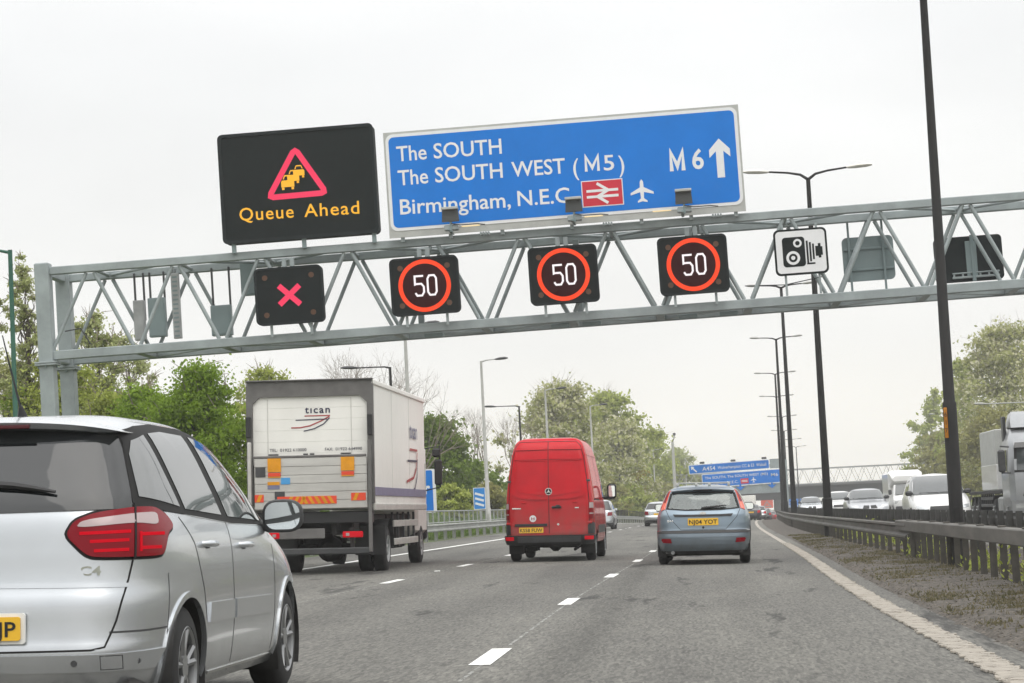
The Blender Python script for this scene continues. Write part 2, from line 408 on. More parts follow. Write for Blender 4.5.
# ------------------------------------------------------------------ lie of the land
S = 0.028                                            # the carriageway falls to the right
_dx = pchip([(-200, 0), (0, 0), (25, 0), (55, .35), (76, .55), (115, .95), (151, 1.6), (192, 2.7), (235, 4.2), (290, 6.6), (347, 9.2), (400, 12), (600, 24), (4500, 260)])
_mb = pchip([(-200, 3.7), (0, 3.7), (26, 3.8), (47, 3.95), (76, 4.05), (115, 4.4), (151, 5.2), (192, 6.3), (235, 7.8), (290, 10.2), (347, 12.7), (400, 15.5), (600, 27.5), (4500, 264)])
_gx = [(-900, 9), (-200, 5), (-60, 3.6), (-24, 3.1), (-19, 2.6), (-15, 1.2), (-12.6, 0.40), (-11.3, 0.31), (2.0, -0.056), (2.45, -0.07), (3.2, -0.07), (5.4, -0.04), (5.6, 0.08), (20.5, 0.02), (21.5, 0.1), (26, 1.0), (40, 1.6), (120, 3), (900, 8)]
dx = lambda Y: float(_dx(Y))
def ysolve(px, rel):
    """distance at which the line standing rel metres from the lane datum is seen at pixel column px"""
    for Y in np.arange(45, 700, 2.0):
        if abs(at(px, 505, Y).x) >= abs(rel + dx(Y)): return float(Y)
    return 700.0
mbx = lambda Y: float(_mb(Y))
def sag(Y):
    Y = np.asarray(Y, float); q = np.clip(Y - 140, 0, 330)
    return -1.5 * (q / 180) ** 2
def gz(X, Y): return float(np.interp(X - dx(Y), [p[0] for p in _gx], [p[1] for p in _gx]) + sag(Y))
YS = list(np.arange(-80, 0, 10.)) + list(np.arange(0, 480, 4.)) + [480, 500, 540, 600, 700, 850, 1000, 1200]
YR = list(np.arange(-80, 0, 10.)) + list(np.arange(0, 500, 4.)) + [500]

def sheet(xs, ys, lift, absolute=False):
    mb = MB(); V = []
    for y in ys:
        for x in xs: V.append((x + dx(y), y, gz(x + dx(y), y) + lift))
    n = len(xs)
    F = [(j * n + i, j * n + i + 1, (j + 1) * n + i + 1, (j + 1) * n + i) for j in range(len(ys) - 1) for i in range(n - 1)]
    return mb.add(V, F)
# ------------------------------------------------------------------ ground materials
def asphalt_mat():
    m = bpy.data.materials.new('asphalt'); n, l = nodes_of(m); b = n['Principled BSDF']; b.inputs['Roughness'].default_value = 0.85
    b.inputs['Specular IOR Level'].default_value = 0.3
    t = n.new('ShaderNodeTexCoord')
    def noise(scale, detail, stretch=None, rough=0.6):
        src = t.outputs['Object']
        if stretch:
            mm = n.new('ShaderNodeMapping'); mm.inputs['Scale'].default_value = stretch; l.new(src, mm.inputs[0]); src = mm.outputs[0]
        z = n.new('ShaderNodeTexNoise'); z.inputs['Scale'].default_value = scale; z.inputs['Detail'].default_value = detail; z.inputs['Roughness'].default_value = rough
        l.new(src, z.inputs['Vector']); return z.outputs['Fac']
    def ramp(f, p0, p1, c0, c1):
        r = n.new('ShaderNodeValToRGB'); r.color_ramp.elements[0].position = p0; r.color_ramp.elements[1].position = p1
        r.color_ramp.elements[0].color = (*c0, 1); r.color_ramp.elements[1].color = (*c1, 1); l.new(f, r.inputs[0]); return r.outputs[0]
    def mult(a, c, fac=1.0):
        x = n.new('ShaderNodeMix'); x.data_type = 'RGBA'; x.blend_type = 'MULTIPLY'; x.inputs['Factor'].default_value = fac
        l.new(a, x.inputs['A']); l.new(c, x.inputs['B']); return x.outputs['Result']
    v = n.new('ShaderNodeTexVoronoi'); v.inputs['Scale'].default_value = 46
    vm = n.new('ShaderNodeMapping'); vm.inputs['Scale'].default_value = (1, .14, 1); l.new(t.outputs['Object'], vm.inputs[0]); l.new(vm.outputs[0], v.inputs['Vector'])
    base = ramp(noise(34, 4, (1, .16, 1), 0.8), 0.28, 0.74, (0.076, 0.075, 0.070), (0.185, 0.180, 0.167))
    chips = ramp(v.outputs['Color'], 0.1, 0.9, (0.70, 0.70, 0.70), (1.28, 1.27, 1.25))
    c = mult(base, chips)
    c = mult(c, ramp(noise(0.55, 4, (1, 0.06, 1)), 0.35, 0.65, (0.80, 0.80, 0.80), (1.18, 1.18, 1.16)))       # streaks along the lanes
    c = mult(c, ramp(noise(0.22, 5, (1, 0.35, 1)), 0.38, 0.62, (0.87, 0.87, 0.87), (1.12, 1.12, 1.10)))       # large patches
    c = mult(c, ramp(noise(1.1, 5, (1, 0.14, 1), 0.7), 0.355, 0.41, (0.42, 0.42, 0.43), (1, 1, 1)))             # rubber and tar scars
    # joints between the laid lanes
    sp = n.new('ShaderNodeSeparateXYZ'); l.new(t.outputs['Object'], sp.inputs[0])
    wob = n.new('ShaderNodeMath'); wob.operation = 'MULTIPLY_ADD'; l.new(noise(.35, 3, (1, .1, 1)), wob.inputs[0]); wob.inputs[1].default_value = .5; l.new(sp.outputs['X'], wob.inputs[2])
    for cx, wd, k in ((-0.90, .26, .26), (0.75, .35, .08), (-2.55, .35, .12), (-4.3, .35, .10), (-6.1, .35, .14), (-7.9, .35, .12)):      # rubbered wheel tracks
        s1 = n.new('ShaderNodeMath'); s1.operation = 'SUBTRACT'; l.new(wob.outputs[0], s1.inputs[0]); s1.inputs[1].default_value = cx
        s2 = n.new('ShaderNodeMath'); s2.operation = 'ABSOLUTE'; l.new(s1.outputs[0], s2.inputs[0])
        mr = n.new('ShaderNodeMapRange'); mr.interpolation_type = 'SMOOTHSTEP'; mr.inputs[1].default_value = 0; mr.inputs[2].default_value = wd * 1.6; mr.inputs[3].default_value = 1 - k; mr.inputs[4].default_value = 1
        l.new(s2.outputs[0], mr.inputs[0]); c = mult(c, mr.outputs[0])
    l.new(c, b.inputs['Base Color'])
    bp = n.new('ShaderNodeBump'); bp.inputs['Strength'].default_value = 0.55; bp.inputs['Distance'].default_value = 0.012
    l.new(noise(42, 3, None, 0.8), bp.inputs['Height']); l.new(bp.outputs[0], b.inputs['Normal'])
    return m

def paint_mat(name, col, wear):
    m = mat(name, col, 0.7, var=0.25, scale=9, bump=0.3, bscale=60)
    if wear:
        n, l = m.node_tree.nodes, m.node_tree.links; b = n['Principled BSDF']
        t = n.new('ShaderNodeTexCoord'); z = n.new('ShaderNodeTexNoise'); z.inputs['Scale'].default_value = 7; z.inputs['Detail'].default_value = 8; z.inputs['Roughness'].default_value = 0.75
        l.new(t.outputs['Object'], z.inputs['Vector'])
        r = n.new('ShaderNodeValToRGB'); r.color_ramp.elements[0].position = wear; r.color_ramp.elements[1].position = wear + 0.06
        l.new(z.outputs['Fac'], r.inputs[0]); l.new(r.outputs[0], b.inputs['Alpha'])
    return m

M['asphalt'] = asphalt_mat()
M['paint'] = paint_mat('white_road_paint', (0.78, 0.78, 0.75), 0.30)
M['paint_rib'] = paint_mat('cream_edge_line_paint', (0.37, 0.335, 0.285), 0.38)
M['seam'] = paint_mat('pale_lane_joint', (0.30, 0.30, 0.28), 0.46)
M['ground'] = mat('rough_grassland', (0.065, 0.11, 0.028), 0.95, col2=(0.10, 0.095, 0.045), var=0.3, scale=0.25, bump=0.8, bscale=4)
M['soil'] = mat('gravelly_soil', (0.120, 0.105, 0.088), 0.95, col2=(0.036, 0.031, 0.026), scale=14, bump=1.0, bscale=30)

# ------------------------------------------------------------------ ground and carriageways
XG = [-600, -400, -200, -120, -60, -40, -24, -21, -19, -17, -15, -13.5, -12.6, -11.3, -11.2, 1.9, 2.0, 2.45, 3.2, 5.4, 5.6, 5.7, 20.4, 20.5, 21.5, 24, 26, 40, 80, 120, 300, 600]
mb = MB()
V = []
for y in YS:
    for x in XG:
        low = 0.15 if (-11.25 < x < 5.45 or 5.65 < x < 20.45) else 0
        V.append((x + dx(y), y, gz(x + dx(y), y) - low))
nx = len(XG)
mb.add(V, [(j * nx + i, j * nx + i + 1, (j + 1) * nx + i + 1, (j + 1) * nx + i) for j in range(len(YS) - 1) for i in range(nx - 1)])
tag(mb.build('ground', M['ground'], smooth=60), kind='structure')
tag(sheet([-11.35, -9, -6, -3, 0, 2.4], YR, 0.006).build('road', M['asphalt'], smooth=60), kind='structure')
tag(sheet([5.62, 8, 12, 16, 20.48], YR, 0.006).build('opposite_road', M['asphalt'], smooth=60), kind='structure')
rs_ = random.Random(5)
mb = MB(); V = []; F = []                                        # bare soil of the central reserve, lumpy
ysoil = list(np.arange(6, 75, 0.16)) + list(np.arange(75, 300, 3.))
nxs = 14
for j, y in enumerate(ysoil):
    for i in range(nxs):
        u = i / (nxs - 1); x0 = 2.30; x1 = 5.55 + max(0, mbx(y) - dx(y) - 3.7)
        edge = 0.10 * math.sin(y * 1.9) + 0.06 * math.sin(y * 4.7 + 1) if i == 0 else 0
        x = x0 + (x1 - x0) * u + edge
        bumpz = (rs_.random() * 0.055 if 0 < i else 0) * (1 if y < 75 else 0) + 0.10 * math.sin(PI * min(1, u * 1.6)) * 0.2
        V.append((x + dx(y), y, gz(x + dx(y), y) + (0.012 if i else -0.05) + bumpz))
for j in range(len(ysoil) - 1):
    for i in range(nxs - 1): F.append((j * nxs + i, j * nxs + i + 1, (j + 1) * nxs + i + 1, (j + 1) * nxs + i))
mb.add(V, F); tag(mb.build('central_reserve_soil', M['soil'], smooth=180), kind='structure')

def line(x, y0, y1, w, lift=0.011, step=2.0):
    n = max(1, int((y1 - y0) / step)); ys = np.linspace(y0, y1, n + 1)
    return sheet([x - w / 2, x + w / 2], ys, lift)
def joined(parts):
    mb = MB()
    for p in parts: mb.add(p.v, p.f)
    return mb
lane_x = (-1.74, -5.46)
dash = []
for i in range(-2, 22):
    dash.append(line(lane_x[0], 17.55 + 10.85 * i, 19.6 + 10.85 * i, 0.17))
    dash.append(line(lane_x[1], 17.0 + 10.7 * i, 19.1 + 10.7 * i, 0.16))
tag(joined(dash).build('lane_markings', M['paint']), kind='structure')
tag(joined([line(-8.95, -20, 300, 0.2)]).build('hard_shoulder_line', M['paint']), kind='structure')
tag(joined([line(lane_x[0] + 0.02, -10, 230, 0.028, 0.0085), line(lane_x[1], 20, 120, 0.02, 0.0085)]).build('lane_joint_line', M['seam']), kind='structure')
mb = MB()                                                       # ribbed edge line: raised bars on a painted band
rnd = random.Random(2)
mb.add(*(lambda s: (s.v, s.f))(line(1.99, -5, 330, 0.17)))
y = 6.0
while y < 70:
    w = 0.235 + rnd.uniform(-0.03, 0.045); x = 2.0 + rnd.uniform(-0.018, 0.018) + dx(y)
    if rnd.random() > 0.04: mb.box((x, y, gz(x, y) + 0.018), (w, 0.062, 0.014), Matrix.Rotation(math.atan(S), 3, 'Y'))
    y += 0.085
tag(mb.build('edge_line', M['paint_rib']), kind='structure')
for xx in (9.3, 13.0):
    tag(joined([line(xx, -5 + 9 * i, -3 + 9 * i, 0.15) for i in range(30)]).build('opposite_lane_markings', M['paint']), kind='structure')
mb = MB()                                                       # road studs between the dashes
for i in range(0, 9):
    for x0, y0 in ((lane_x[1], 24.0 + 21.4 * i),):
        X = x0 + dx(y0); mb.bbox((X, y0, gz(X, y0) + 0.016), (0.11, 0.13, 0.022), 0.012)
tag(mb.build('road_studs', M['paint']), kind='structure')

# gravel and litter on the soil
mb = MB(); rnd = random.Random(8)
for i in range(22000):
    y = 8 + 60 * rnd.random() ** 1.6; x = 2.3 + rnd.random() * 3.0 + dx(y); r = rnd.choice((0.007, 0.010, 0.013, 0.018)) * rnd.uniform(.8, 1.4)
    z = gz(x, y) + 0.05 + rnd.uniform(-0.01, 0.03)
    o = Vector((x, y, z)); a = rnd.uniform(0, 6)
    P = [o + Vector((r * math.cos(a + k * 2.1) * rnd.uniform(.7, 1.2), r * math.sin(a + k * 2.1), 0)) for k in range(3)]
    mb.add(P + [o + Vector((0, 0, r * 0.5))], [(0, 1, 3), (1, 2, 3), (2, 0, 3)])
M['gravel'] = leaf_mat('grey_gravel', (0.035, 0.031, 0.027), (0.20, 0.18, 0.155), None, 0.0)
tag(mb.build('gravel', M['gravel']), 'loose grey gravel strewn over the soil of the central reserve', 'gravel', kind='stuff')

def flakes(name, pos, size, m, parent=None, aspect=1.6, upright=0.0, seed=0):
    """many small leaf faces in one mesh: pos (N,3), size scalar or (N,)"""
    R = np.random.default_rng(seed); N = len(pos); pos = np.asarray(pos, float)
    a = R.normal(size=(N, 3)); 
    if upright: a[:, 2] = np.abs(a[:, 2]) + upright
    a /= np.linalg.norm(a, axis=1)[:, None]
    b = R.normal(size=(N, 3)); b -= (b * a).sum(1)[:, None] * a; b /= np.linalg.norm(b, axis=1)[:, None]
    sz = (np.ones(N) * size * R.uniform(0.45, 1.5, N))[:, None]
    v = np.stack([pos - a * sz * aspect / 2 * (0 if upright else 1), pos + b * sz / 2 + a * sz * aspect * (0.35 if upright else 0), pos + a * sz * aspect / (1 if upright else 2), pos - b * sz / 2 + a * sz * aspect * (0.35 if upright else 0)], 1).reshape(-1, 3)
    me = bpy.data.meshes.new(name); me.vertices.add(4 * N); me.vertices.foreach_set('co', v.astype(np.float32).ravel())
    me.loops.add(4 * N); me.loops.foreach_set('vertex_index', np.arange(4 * N, dtype=np.int32))
    me.polygons.add(N); me.polygons.foreach_set('loop_start', np.arange(0, 4 * N, 4, dtype=np.int32))
    me.materials.append(m); me.update(calc_edges=True); me.validate()
    return link(name, me, parent)

R0 = np.random.default_rng(3)
def scatter(n, fx, fy, lift=0.0):
    P = []
    for _ in range(n):
        y = fy(); x = fx(y) + dx(y); P.append((x, y, gz(x, y) + lift))
    return np.array(P)
cl = [(R0.uniform(2.5, 4.9), 9 + 75 * R0.random() ** 1.5, R0.uniform(.15, .6)) for _ in range(330)]
P = []
for cx, cy, r in cl:
    for _ in range(int(230 * r / 0.3)):
        x = cx + R0.normal() * r * .5; y = cy + R0.normal() * r * .9
        if x > 2.45: P.append((x + dx(y), y, gz(x + dx(y), y) + 0.04))
tag(flakes('weeds', P, 0.0155, M['weed'], aspect=3.6, upright=.3, seed=2), 'dry weeds and grass tufts growing in the central reserve', 'weeds', kind='stuff')
P = []
for _ in range(40):
    cy = 14 + 75 * R0.random(); cx = R0.uniform(4.0, 4.9)
    for _ in range(120): 
        x = cx + R0.normal() * .16; y = cy + R0.normal() * .3; P.append((x + dx(y), y, gz(x + dx(y), y) + abs(R0.normal()) * 0.2))
tag(flakes('reserve_weeds', P, 0.04, M['leaf_yellow'], aspect=2.0, upright=0.5, seed=4), 'fresh green weeds between the two rows of barrier posts', 'weeds', kind='stuff')
P = scatter(42000, lambda y: -11.9 - 9 * R0.random() ** 1.4, lambda: 62 + 130 * R0.random() ** 1.3)
tag(flakes('grass', P, 0.12, M['grass_blade'], aspect=2.2, upright=1.2, seed=5), 'long green grass covering the bank behind the left barrier', 'grass', kind='stuff')

M['post_brown'] = mat('grimy_steel_post', (0.078, 0.072, 0.062), 0.75, 0.0, var=0.4, scale=3)
# ------------------------------------------------------------------ safety barriers
def barrier(name, label, prof, xf, y0, y1, step, zt, post_step, post_size, post_off, mbeam, mpost, cat='barrier', group=None, post_top=None, bolt=False, spacer=None):
    ys = np.arange(y0, y1 + 0.01, step)
    path = [(xf(y), y, gz(xf(y), y) + zt) for y in ys]
    root = thing(name, label, cat, (xf(y0), y0, gz(xf(y0), y0)), group=group)
    off = -Vector(root.location)
    b = MB(); b.sweep(prof, [Vector(p) + off for p in path]); b.build('beam', mbeam, root, smooth=40)
    ptop = zt if post_top is None else post_top
    k = MB(); w, d = post_size
    k.box((0, 0, ptop / 2 - 0.15), (0.018, d, ptop + 0.3)); k.box((w / 2, d / 2, ptop / 2 - 0.15), (w, 0.016, ptop + 0.3)); k.box((-w / 2, -d / 2, ptop / 2 - 0.15), (w, 0.016, ptop + 0.3))
    me = k.mesh('post', mpost)
    rn = random.Random(int(y0 * 7))
    for y in np.arange(y0 + 0.4, y1, post_step):
        o = link('post', me, root); x = xf(y) + post_off; o.location = Vector((x, y, gz(x, y))) + off
        o.rotation_euler = (rn.uniform(-.02, .02), rn.uniform(-.02, .02), rn.uniform(-.06, .06))
    if spacer:
        sb = MB(); sb.box((0, 0, 0), (0.10, 0.10, 0.36)); sm = sb.mesh('spacer', mpost)
        for y in np.arange(y0 + 0.9, y1, spacer)[:95]:
            o = link('spacer', sm, root); x = xf(y) + post_off * .6; o.location = Vector((x, y, gz(x, y) + zt - .14)) + off
    if bolt:
        bl = MB()
        for y in np.arange(y0 + 0.4, y1, post_step * 2):
            x = xf(y); bl.bbox(Vector((x + 0.01, y, gz(x, y) + zt + 0.012)) + off, (0.10, 0.16, 0.024), 0.008)
        bl.build('joint_bolts', mpost, root)
    return root
BOXP = [(-0.085, -0.20), (-0.10, -0.185), (-0.10, -0.015), (-0.085, 0), (0.085, 0), (0.10, -0.015), (0.10, -0.185), (0.085, -0.20)]
WP = [(-0.02, 0), (-0.045, -0.02), (-0.05, -0.06), (0.02, -0.10), (0.02, -0.20), (-0.05, -0.24), (-0.05, -0.28), (-0.02, -0.31), (-0.012, -0.31), (-0.04, -0.275), (-0.04, -0.245), (0.03, -0.205), (0.03, -0.095), (-0.04, -0.055), (-0.035, -0.02), (-0.012, 0)]
barrier('safety_barrier', 'grey box beam median barrier on closely spaced posts at the right edge', BOXP, lambda y: mbx(y), -4, 46.4, 1.2, 0.78, 1.2, (0.052, 0.06), 0.16, M['barrier'], M['post_brown'], bolt=True)
barrier('safety_barrier', 'dark corrugated median barrier running on from the box beam barrier towards the far bridge', WP, lambda y: mbx(y) - 0.06, 44.0, 235, 2.4, 0.74, 2.0, (0.05, 0.06), 0.14, M['barrier'], M['post_brown'])
barrier('safety_barrier', 'far side median barrier seen from its back, dark posts showing above the box beam', [(-p[0], p[1]) for p in WP][::-1], lambda y: mbx(y) + 1.15, 8, 100, 2.0, 0.87, 2.4, (0.045, 0.07), -0.13, M['post_dark'], M['post_dark'], post_top=0.91, spacer=1.2)
barrier('safety_barrier', 'farther stretch of the far side median barrier beside the oncoming silver saloon', [(-p[0], p[1]) for p in WP][::-1], lambda y: mbx(y) + 1.15, 100, 235, 3.0, 0.87, 2.4, (0.045, 0.07), -0.13, M['post_dark'], M['post_dark'], post_top=0.91)
barrier('safety_barrier', 'pale steel roadside barrier on the left verge below the railings', [(-p[0], p[1]) for p in WP][::-1], lambda y: -11.5 + dx(y), 30, 330, 2.5, 0.68, 3.2, (0.07, 0.1), -0.1, M['barrier_l'], M['barrier_l'])

def railing(label, y0, y1, xf, h, step, m):
    root = thing('railing', label, 'railing', (xf(y0), y0, gz(xf(y0), y0))); off = -Vector(root.location)
    ys = np.arange(y0, y1 + .01, 2.0)
    b = MB()
    for z in (h, h * 0.56, 0.12): b.tube([Vector((xf(y), y, gz(xf(y), y) + z)) + off for y in ys], 0.032, 6)
    b.build('rails', m, root, smooth=50)
    me = MB().tube([(0, 0, -0.2), (0, 0, h + 0.02)], 0.035, 6).mesh('post', m, 50)
    for y in ys[::1]:
        o = link('post', me, root); o.location = Vector((xf(y), y, gz(xf(y), y))) + off
    b = MB()
    for y in np.arange(y0, y1, 0.5):
        p = Vector((xf(y), y, gz(xf(y), y))) + off; b.tube([p + Vector((0, 0, .12)), p + Vector((0, 0, h))], 0.007, 4, False)
    b.build('infill_bars', m, root)
    return root
railing('grey pedestrian railing with thin bars along the grass bank behind the left barrier', 66, 152, lambda y: -12.4 + dx(y), 1.18, 2, M['galv'])
railing('darker grey railing further along the left verge, right of the red van', 156, 330, lambda y: -12.4 + dx(y), 1.3, 2, M['pole_dark'])

# ------------------------------------------------------------------ lamp columns
def lantern_head(b, p, d, ln=0.75):
    """flat road lantern from p along horizontal direction d"""
    p = Vector(p); d = Vector(d).normalized(); a = Vector((-d.y, d.x, 0)); rs = []
    for t, w, h, dz in ((0, .035, .03, 0), (.12, .09, .05, 0), (.4, .15, .075, .01), (.8, .14, .07, .01), (1, .06, .03, 0)):
        c = p + d * ln * t + Vector((0, 0, dz))
        rs.append([c + a * w * math.cos(2 * PI * k / 10) + Vector((0, 0, h * math.sin(2 * PI * k / 10))) for k in range(10)])
    b.rings(rs)

def lamp_post(label, base, h, arms, mcol, r0=0.13, r1=0.07, group=None, rise=0.15, box=True, mlan=None, hb=1.3):
    """arms: list of signed lengths along x"""
    root = thing('street_lamp', label, 'street lamp', base, group=group)
    b = MB()
    b.tube([(0, 0, -0.4), (0, 0, hb), (0, 0, hb + .03), (0, 0, h)], [r0 * 1.22, r0 * 1.22, r0, r1], 12)
    b.build('column', mcol, root, smooth=40)
    if box: MB().bbox((0, -r0 * 1.22, 0.75), (0.10, 0.03, 0.55), 0.008).build('access_door', mcol, root)
    for L in arms:
        s = 1 if L > 0 else -1
        b = MB(); b.tube([(0, 0, h - .05), (s * .25, 0, h + rise * .45), (L * .5, 0, h + rise * .75), (L, 0, h + rise)], [r1 * .75, r1 * .6, r1 * .5, r1 * .45], 8)
        arm = b.build('arm', mcol, root, smooth=50)
        b = MB(); lantern_head(b, (L - s * .03, 0, h + rise), (s, 0, 0.05), 0.85 if abs(L) > 1.2 else .7)
        b.build('lantern', mlan or M['lantern'], arm, smooth=50)
    return root
far_lab = ['just beyond the gantry, lanterns beside the blue sign', 'third along the median, its lanterns just under the gantry boom', 'fourth along the median, a step beyond the third', 'fifth along the median, just before the far blue signs', 'sixth along the median, rising past the far blue signs', 'seventh along the median, near the far bridge', 'eighth along the median, almost at the far bridge', 'ninth along the median, at the bridge', 'tenth and smallest along the median']
lamp_px = [(808, 178), (781, 287), (776, 339), (775, 374), (776.5, 397), (782, 417), (784, 431), (790, 440), (796, 447)]
Ys = [76, 114, 151, 190, 229, 266, 304, 342, 384]
GL = 'twin arm lamp columns along the median'
root = lamp_post('nearest and tallest dark lamp column on the right with an orange number strip', (4.17, 38.2, gz(4.17, 38.2)), 12.0, (-1.6, 1.6), M['pole_dark'], 0.094, 0.05, GL, hb=2.72)
b = MB(); b.bbox((-0.085, -0.098, 2.40), (0.055, 0.03, 0.50), 0.008).mat(1)
for i, ch in enumerate('617'): add_text(b, ch, -0.085, 2.50 - i * .13, -0.114, h=0.075, anchor='c', bold=.004)
b.build('number_strip', [M['strip_o'], M['ink']], root)
for (px, py), Y, lb in zip(lamp_px, Ys, far_lab):
    top = at(px, py, Y); bz = gz(top.x, Y)
    lamp_post('dark twin lamp column ' + lb, (top.x, Y, bz), top.z - bz, (-1.3, 1.3) if Y < 100 else (-1.05, 1.05), M['pole_dark'], 0.13, 0.07, GL, rise=0.28 if Y < 100 else .12, mlan=M['lantern_glass'] if Y < 100 else M['lantern'])
GP = 'pale lamp columns along the left verge'
for (px, py), Y, lb in (((404.6, 326), 92, 'rising behind the second speed signal'), ((481, 361), 120, 'between the truck and the red van'), ((545, 390), 150, 'standing above the roof of the red van'), ((590, 406), 184, 'right of the red van in front of the blossom tree'), ((653, 450), 305, 'beside the silver hatchback, thin against the far trees'), ((685, 458), 372, 'farthest on the left, just above the pale blue hatchback')):
    p = at(px, py, Y); bz = gz(p.x, Y)
    lamp_post('pale slim lamp column ' + lb, (p.x, Y, bz), p.z - bz, (0.75,), M['pole_pale'], 0.11, 0.06, GP, rise=0.05, mlan=M['trim'])
for (px, py), Y, L, lb in (((390, 367), 104, -1.45, 'above the roof of the box truck'), ((519, 406), 150, -1.5, 'left above the roof of the red van')):
    p = at(px, py, Y); bz = gz(p.x, Y)
    lamp_post('dark lamp column with one arm pointing left, ' + lb, (p.x, Y, bz), p.z - bz, (L,), M['pole_dark'], 0.09, 0.06, 'dark single arm lamps on the side road', rise=0.04, mlan=M['trim'])
p = at(10, 250, 42); lamp_post('dark green lamp column at the left edge with its arm pointing out of the picture', (p.x, 42, gz(p.x, 42)), p.z - gz(p.x, 42), (-1.2,), M['pole_green'], 0.05, 0.042, rise=0.02)
p = at(1050, 402, 150); lamp_post('pale lamp column whose long arm reaches in over the lorry from the right', (p.x, 150, gz(p.x, 150)), p.z - gz(p.x, 150), (-4.0,), M['pole_pale'], 0.12, 0.08, rise=0.1)
for (px, py), Y, lb in (((945, 414), 270, 'seen left of the nearest dark column'), ((912, 455), 420, 'at the edge of the trees'), ((911, 461), 460, 'lowest one by the trees')):
    p = at(px, py, Y); bz = gz(p.x, Y)
    lamp_post('distant grey lamp column on the right verge ' + lb, (p.x, Y, bz), p.z - bz, (-1.2,), M['pole_dark'], 0.11, 0.06, 'distant lamps on the right verge', rise=0.05, box=False)
p = at(672.5, 442, 332); bz = gz(p.x, 332)
root = thing('camera_mast', 'grey camera mast topped by a small camera, left of the far blue signs', 'camera mast', (p.x, 332, bz)); h = p.z - bz
MB().tube([(0, 0, -.3), (0, 0, h)], [.30, .2], 10).build('column', M['pole_pale'], root, smooth=40)
b = MB(); b.tube([(0, 0, h), (0.25, 0, h + .5), (.3, 0, h + .9)], .07, 6); b.bbox((.3, -.1, h + 1.1), (.4, .7, .4), .08); b.build('camera', M['trim'], root)
# ------------------------------------------------------------------ the sign gantry
GY = 62.0
p0, p1 = at(36, 357, GY), at(1024, 283.5, GY)
GROT = -math.atan2(p1.z - p0.z, p1.x - p0.x)
GZ0 = p0.z - p0.x * math.tan(-GROT)
GM = Matrix.Translation((0, GY, GZ0)) @ Matrix.Rotation(GROT, 4, 'Y'); GI = GM.inverted()
def gl(px, py, dy=0.0):
    """gantry coordinates (x, z) of a pixel measured on the plane dy metres behind the gantry's front face"""
    q = GI @ at(px, py, GY + dy); return q.x, q.z
def gw(x, z, dy=0.0): return GM @ Vector((x, dy, z))
gantry = thing('sign_gantry', 'grey steel lattice gantry spanning the whole motorway', 'gantry', gw(0, 0), (0, GROT, 0))
xl, zt = gl(36, 266); xr_ = 27.5; ztop = gl(350, 244)[1]; DEP = 2.05
zch = ztop - 0.11
for dy, zz, nm in ((0, zch, 'top_chord'), (DEP, zch, 'top_chord'), (0, 0.0, 'bottom_chord'), (DEP, 0.0, 'bottom_chord')):
    b = MB(); b.bbox(((xl + xr_) / 2, dy, zz), (xr_ - xl - .4, .22, .22 if zz else .25), .02); b.build(nm, M['steel'], gantry)
zb_, zt_ = 0.13, zch - 0.12
tops = [gl(x, 250)[0] for x in (90, 175)]; pitch = (gl(966, 205)[0] - gl(90, 265)[0]) / 10.0; t0 = gl(90, 265)[0]
me_cache = {}
def brace(p, q, r, nm='diagonal'):
    MB().tube([p, q], r, 8).build(nm, M['steel'], gantry, smooth=50)
for dy in (0, DEP):
    x = t0
    brace((xl + .35, dy, zb_), (t0 - .12, dy, zt_), .052)
    while x < xr_ - 1:
        brace((x + .1, dy, zt_), (x + pitch / 2 - .1, dy, zb_), .055)
        if x + pitch < xr_: brace((x + pitch / 2 + .1, dy, zb_), (x + pitch - .1, dy, zt_), .055)
        x += pitch
x = t0; i = 0
while x < xr_ - 1:                                                # plan bracing, top and bottom
    brace((x, .1, zch), (x, DEP - .1, zch), .05, 'cross_member')
    a, c = ((.1, DEP - .1) if i % 2 else (DEP - .1, .1))
    if x + pitch < xr_: brace((x + .1, a, zch), (x + pitch - .1, c, zch), .04, 'cross_member')
    MB().bbox((x + pitch / 2, DEP / 2, -.03), (.22, DEP - .2, .16), .01).build('cross_member', M['steel'], gantry)
    if x + 1.5 * pitch < xr_:
        MB().bar((x + pitch / 2 + .1, a, -.02), (x + 1.5 * pitch - .1, c, -.02), .16, .14).build('cross_member', M['steel'], gantry)
    x += pitch; i += 1
for dy in (0, DEP):                                               # columns, bolted flange under the boom
    for xx in (xl + .19, xr_ - .1):
        w = gw(xx, 0, dy); g0 = gz(w.x, w.y) - GZ0
        b = MB(); b.bbox((xx, dy, (ztop + .12 + g0) / 2), (.40, .40, ztop + .12 - g0), .03).build('column', M['steel'], gantry)
        MB().bbox((xx, dy, -.19), (.60, .56, .05), .01).build('flange', M['steel'], gantry)
        MB().bbox((xx, dy, -.25), (.60, .56, .05), .01).build('flange', M['steel'], gantry)
        b = MB()
        for k in range(8): b.disc((xx + .26 * math.cos(k * PI / 4), dy + .24 * math.sin(k * PI / 4), -.275), .025, .06, 6, 'z')
        b.build('flange_bolts', M['steel_dark'], gantry)
    MB()
for xx in (xl + .19, xr_ - .1):
    MB().bbox((xx, DEP / 2, zch), (.22, DEP - .42, .22), .02).build('end_beam', M['steel'], gantry)
    MB().bbox((xx, DEP / 2, 0), (.24, DEP - .42, .24), .02).build('end_beam', M['steel'], gantry)
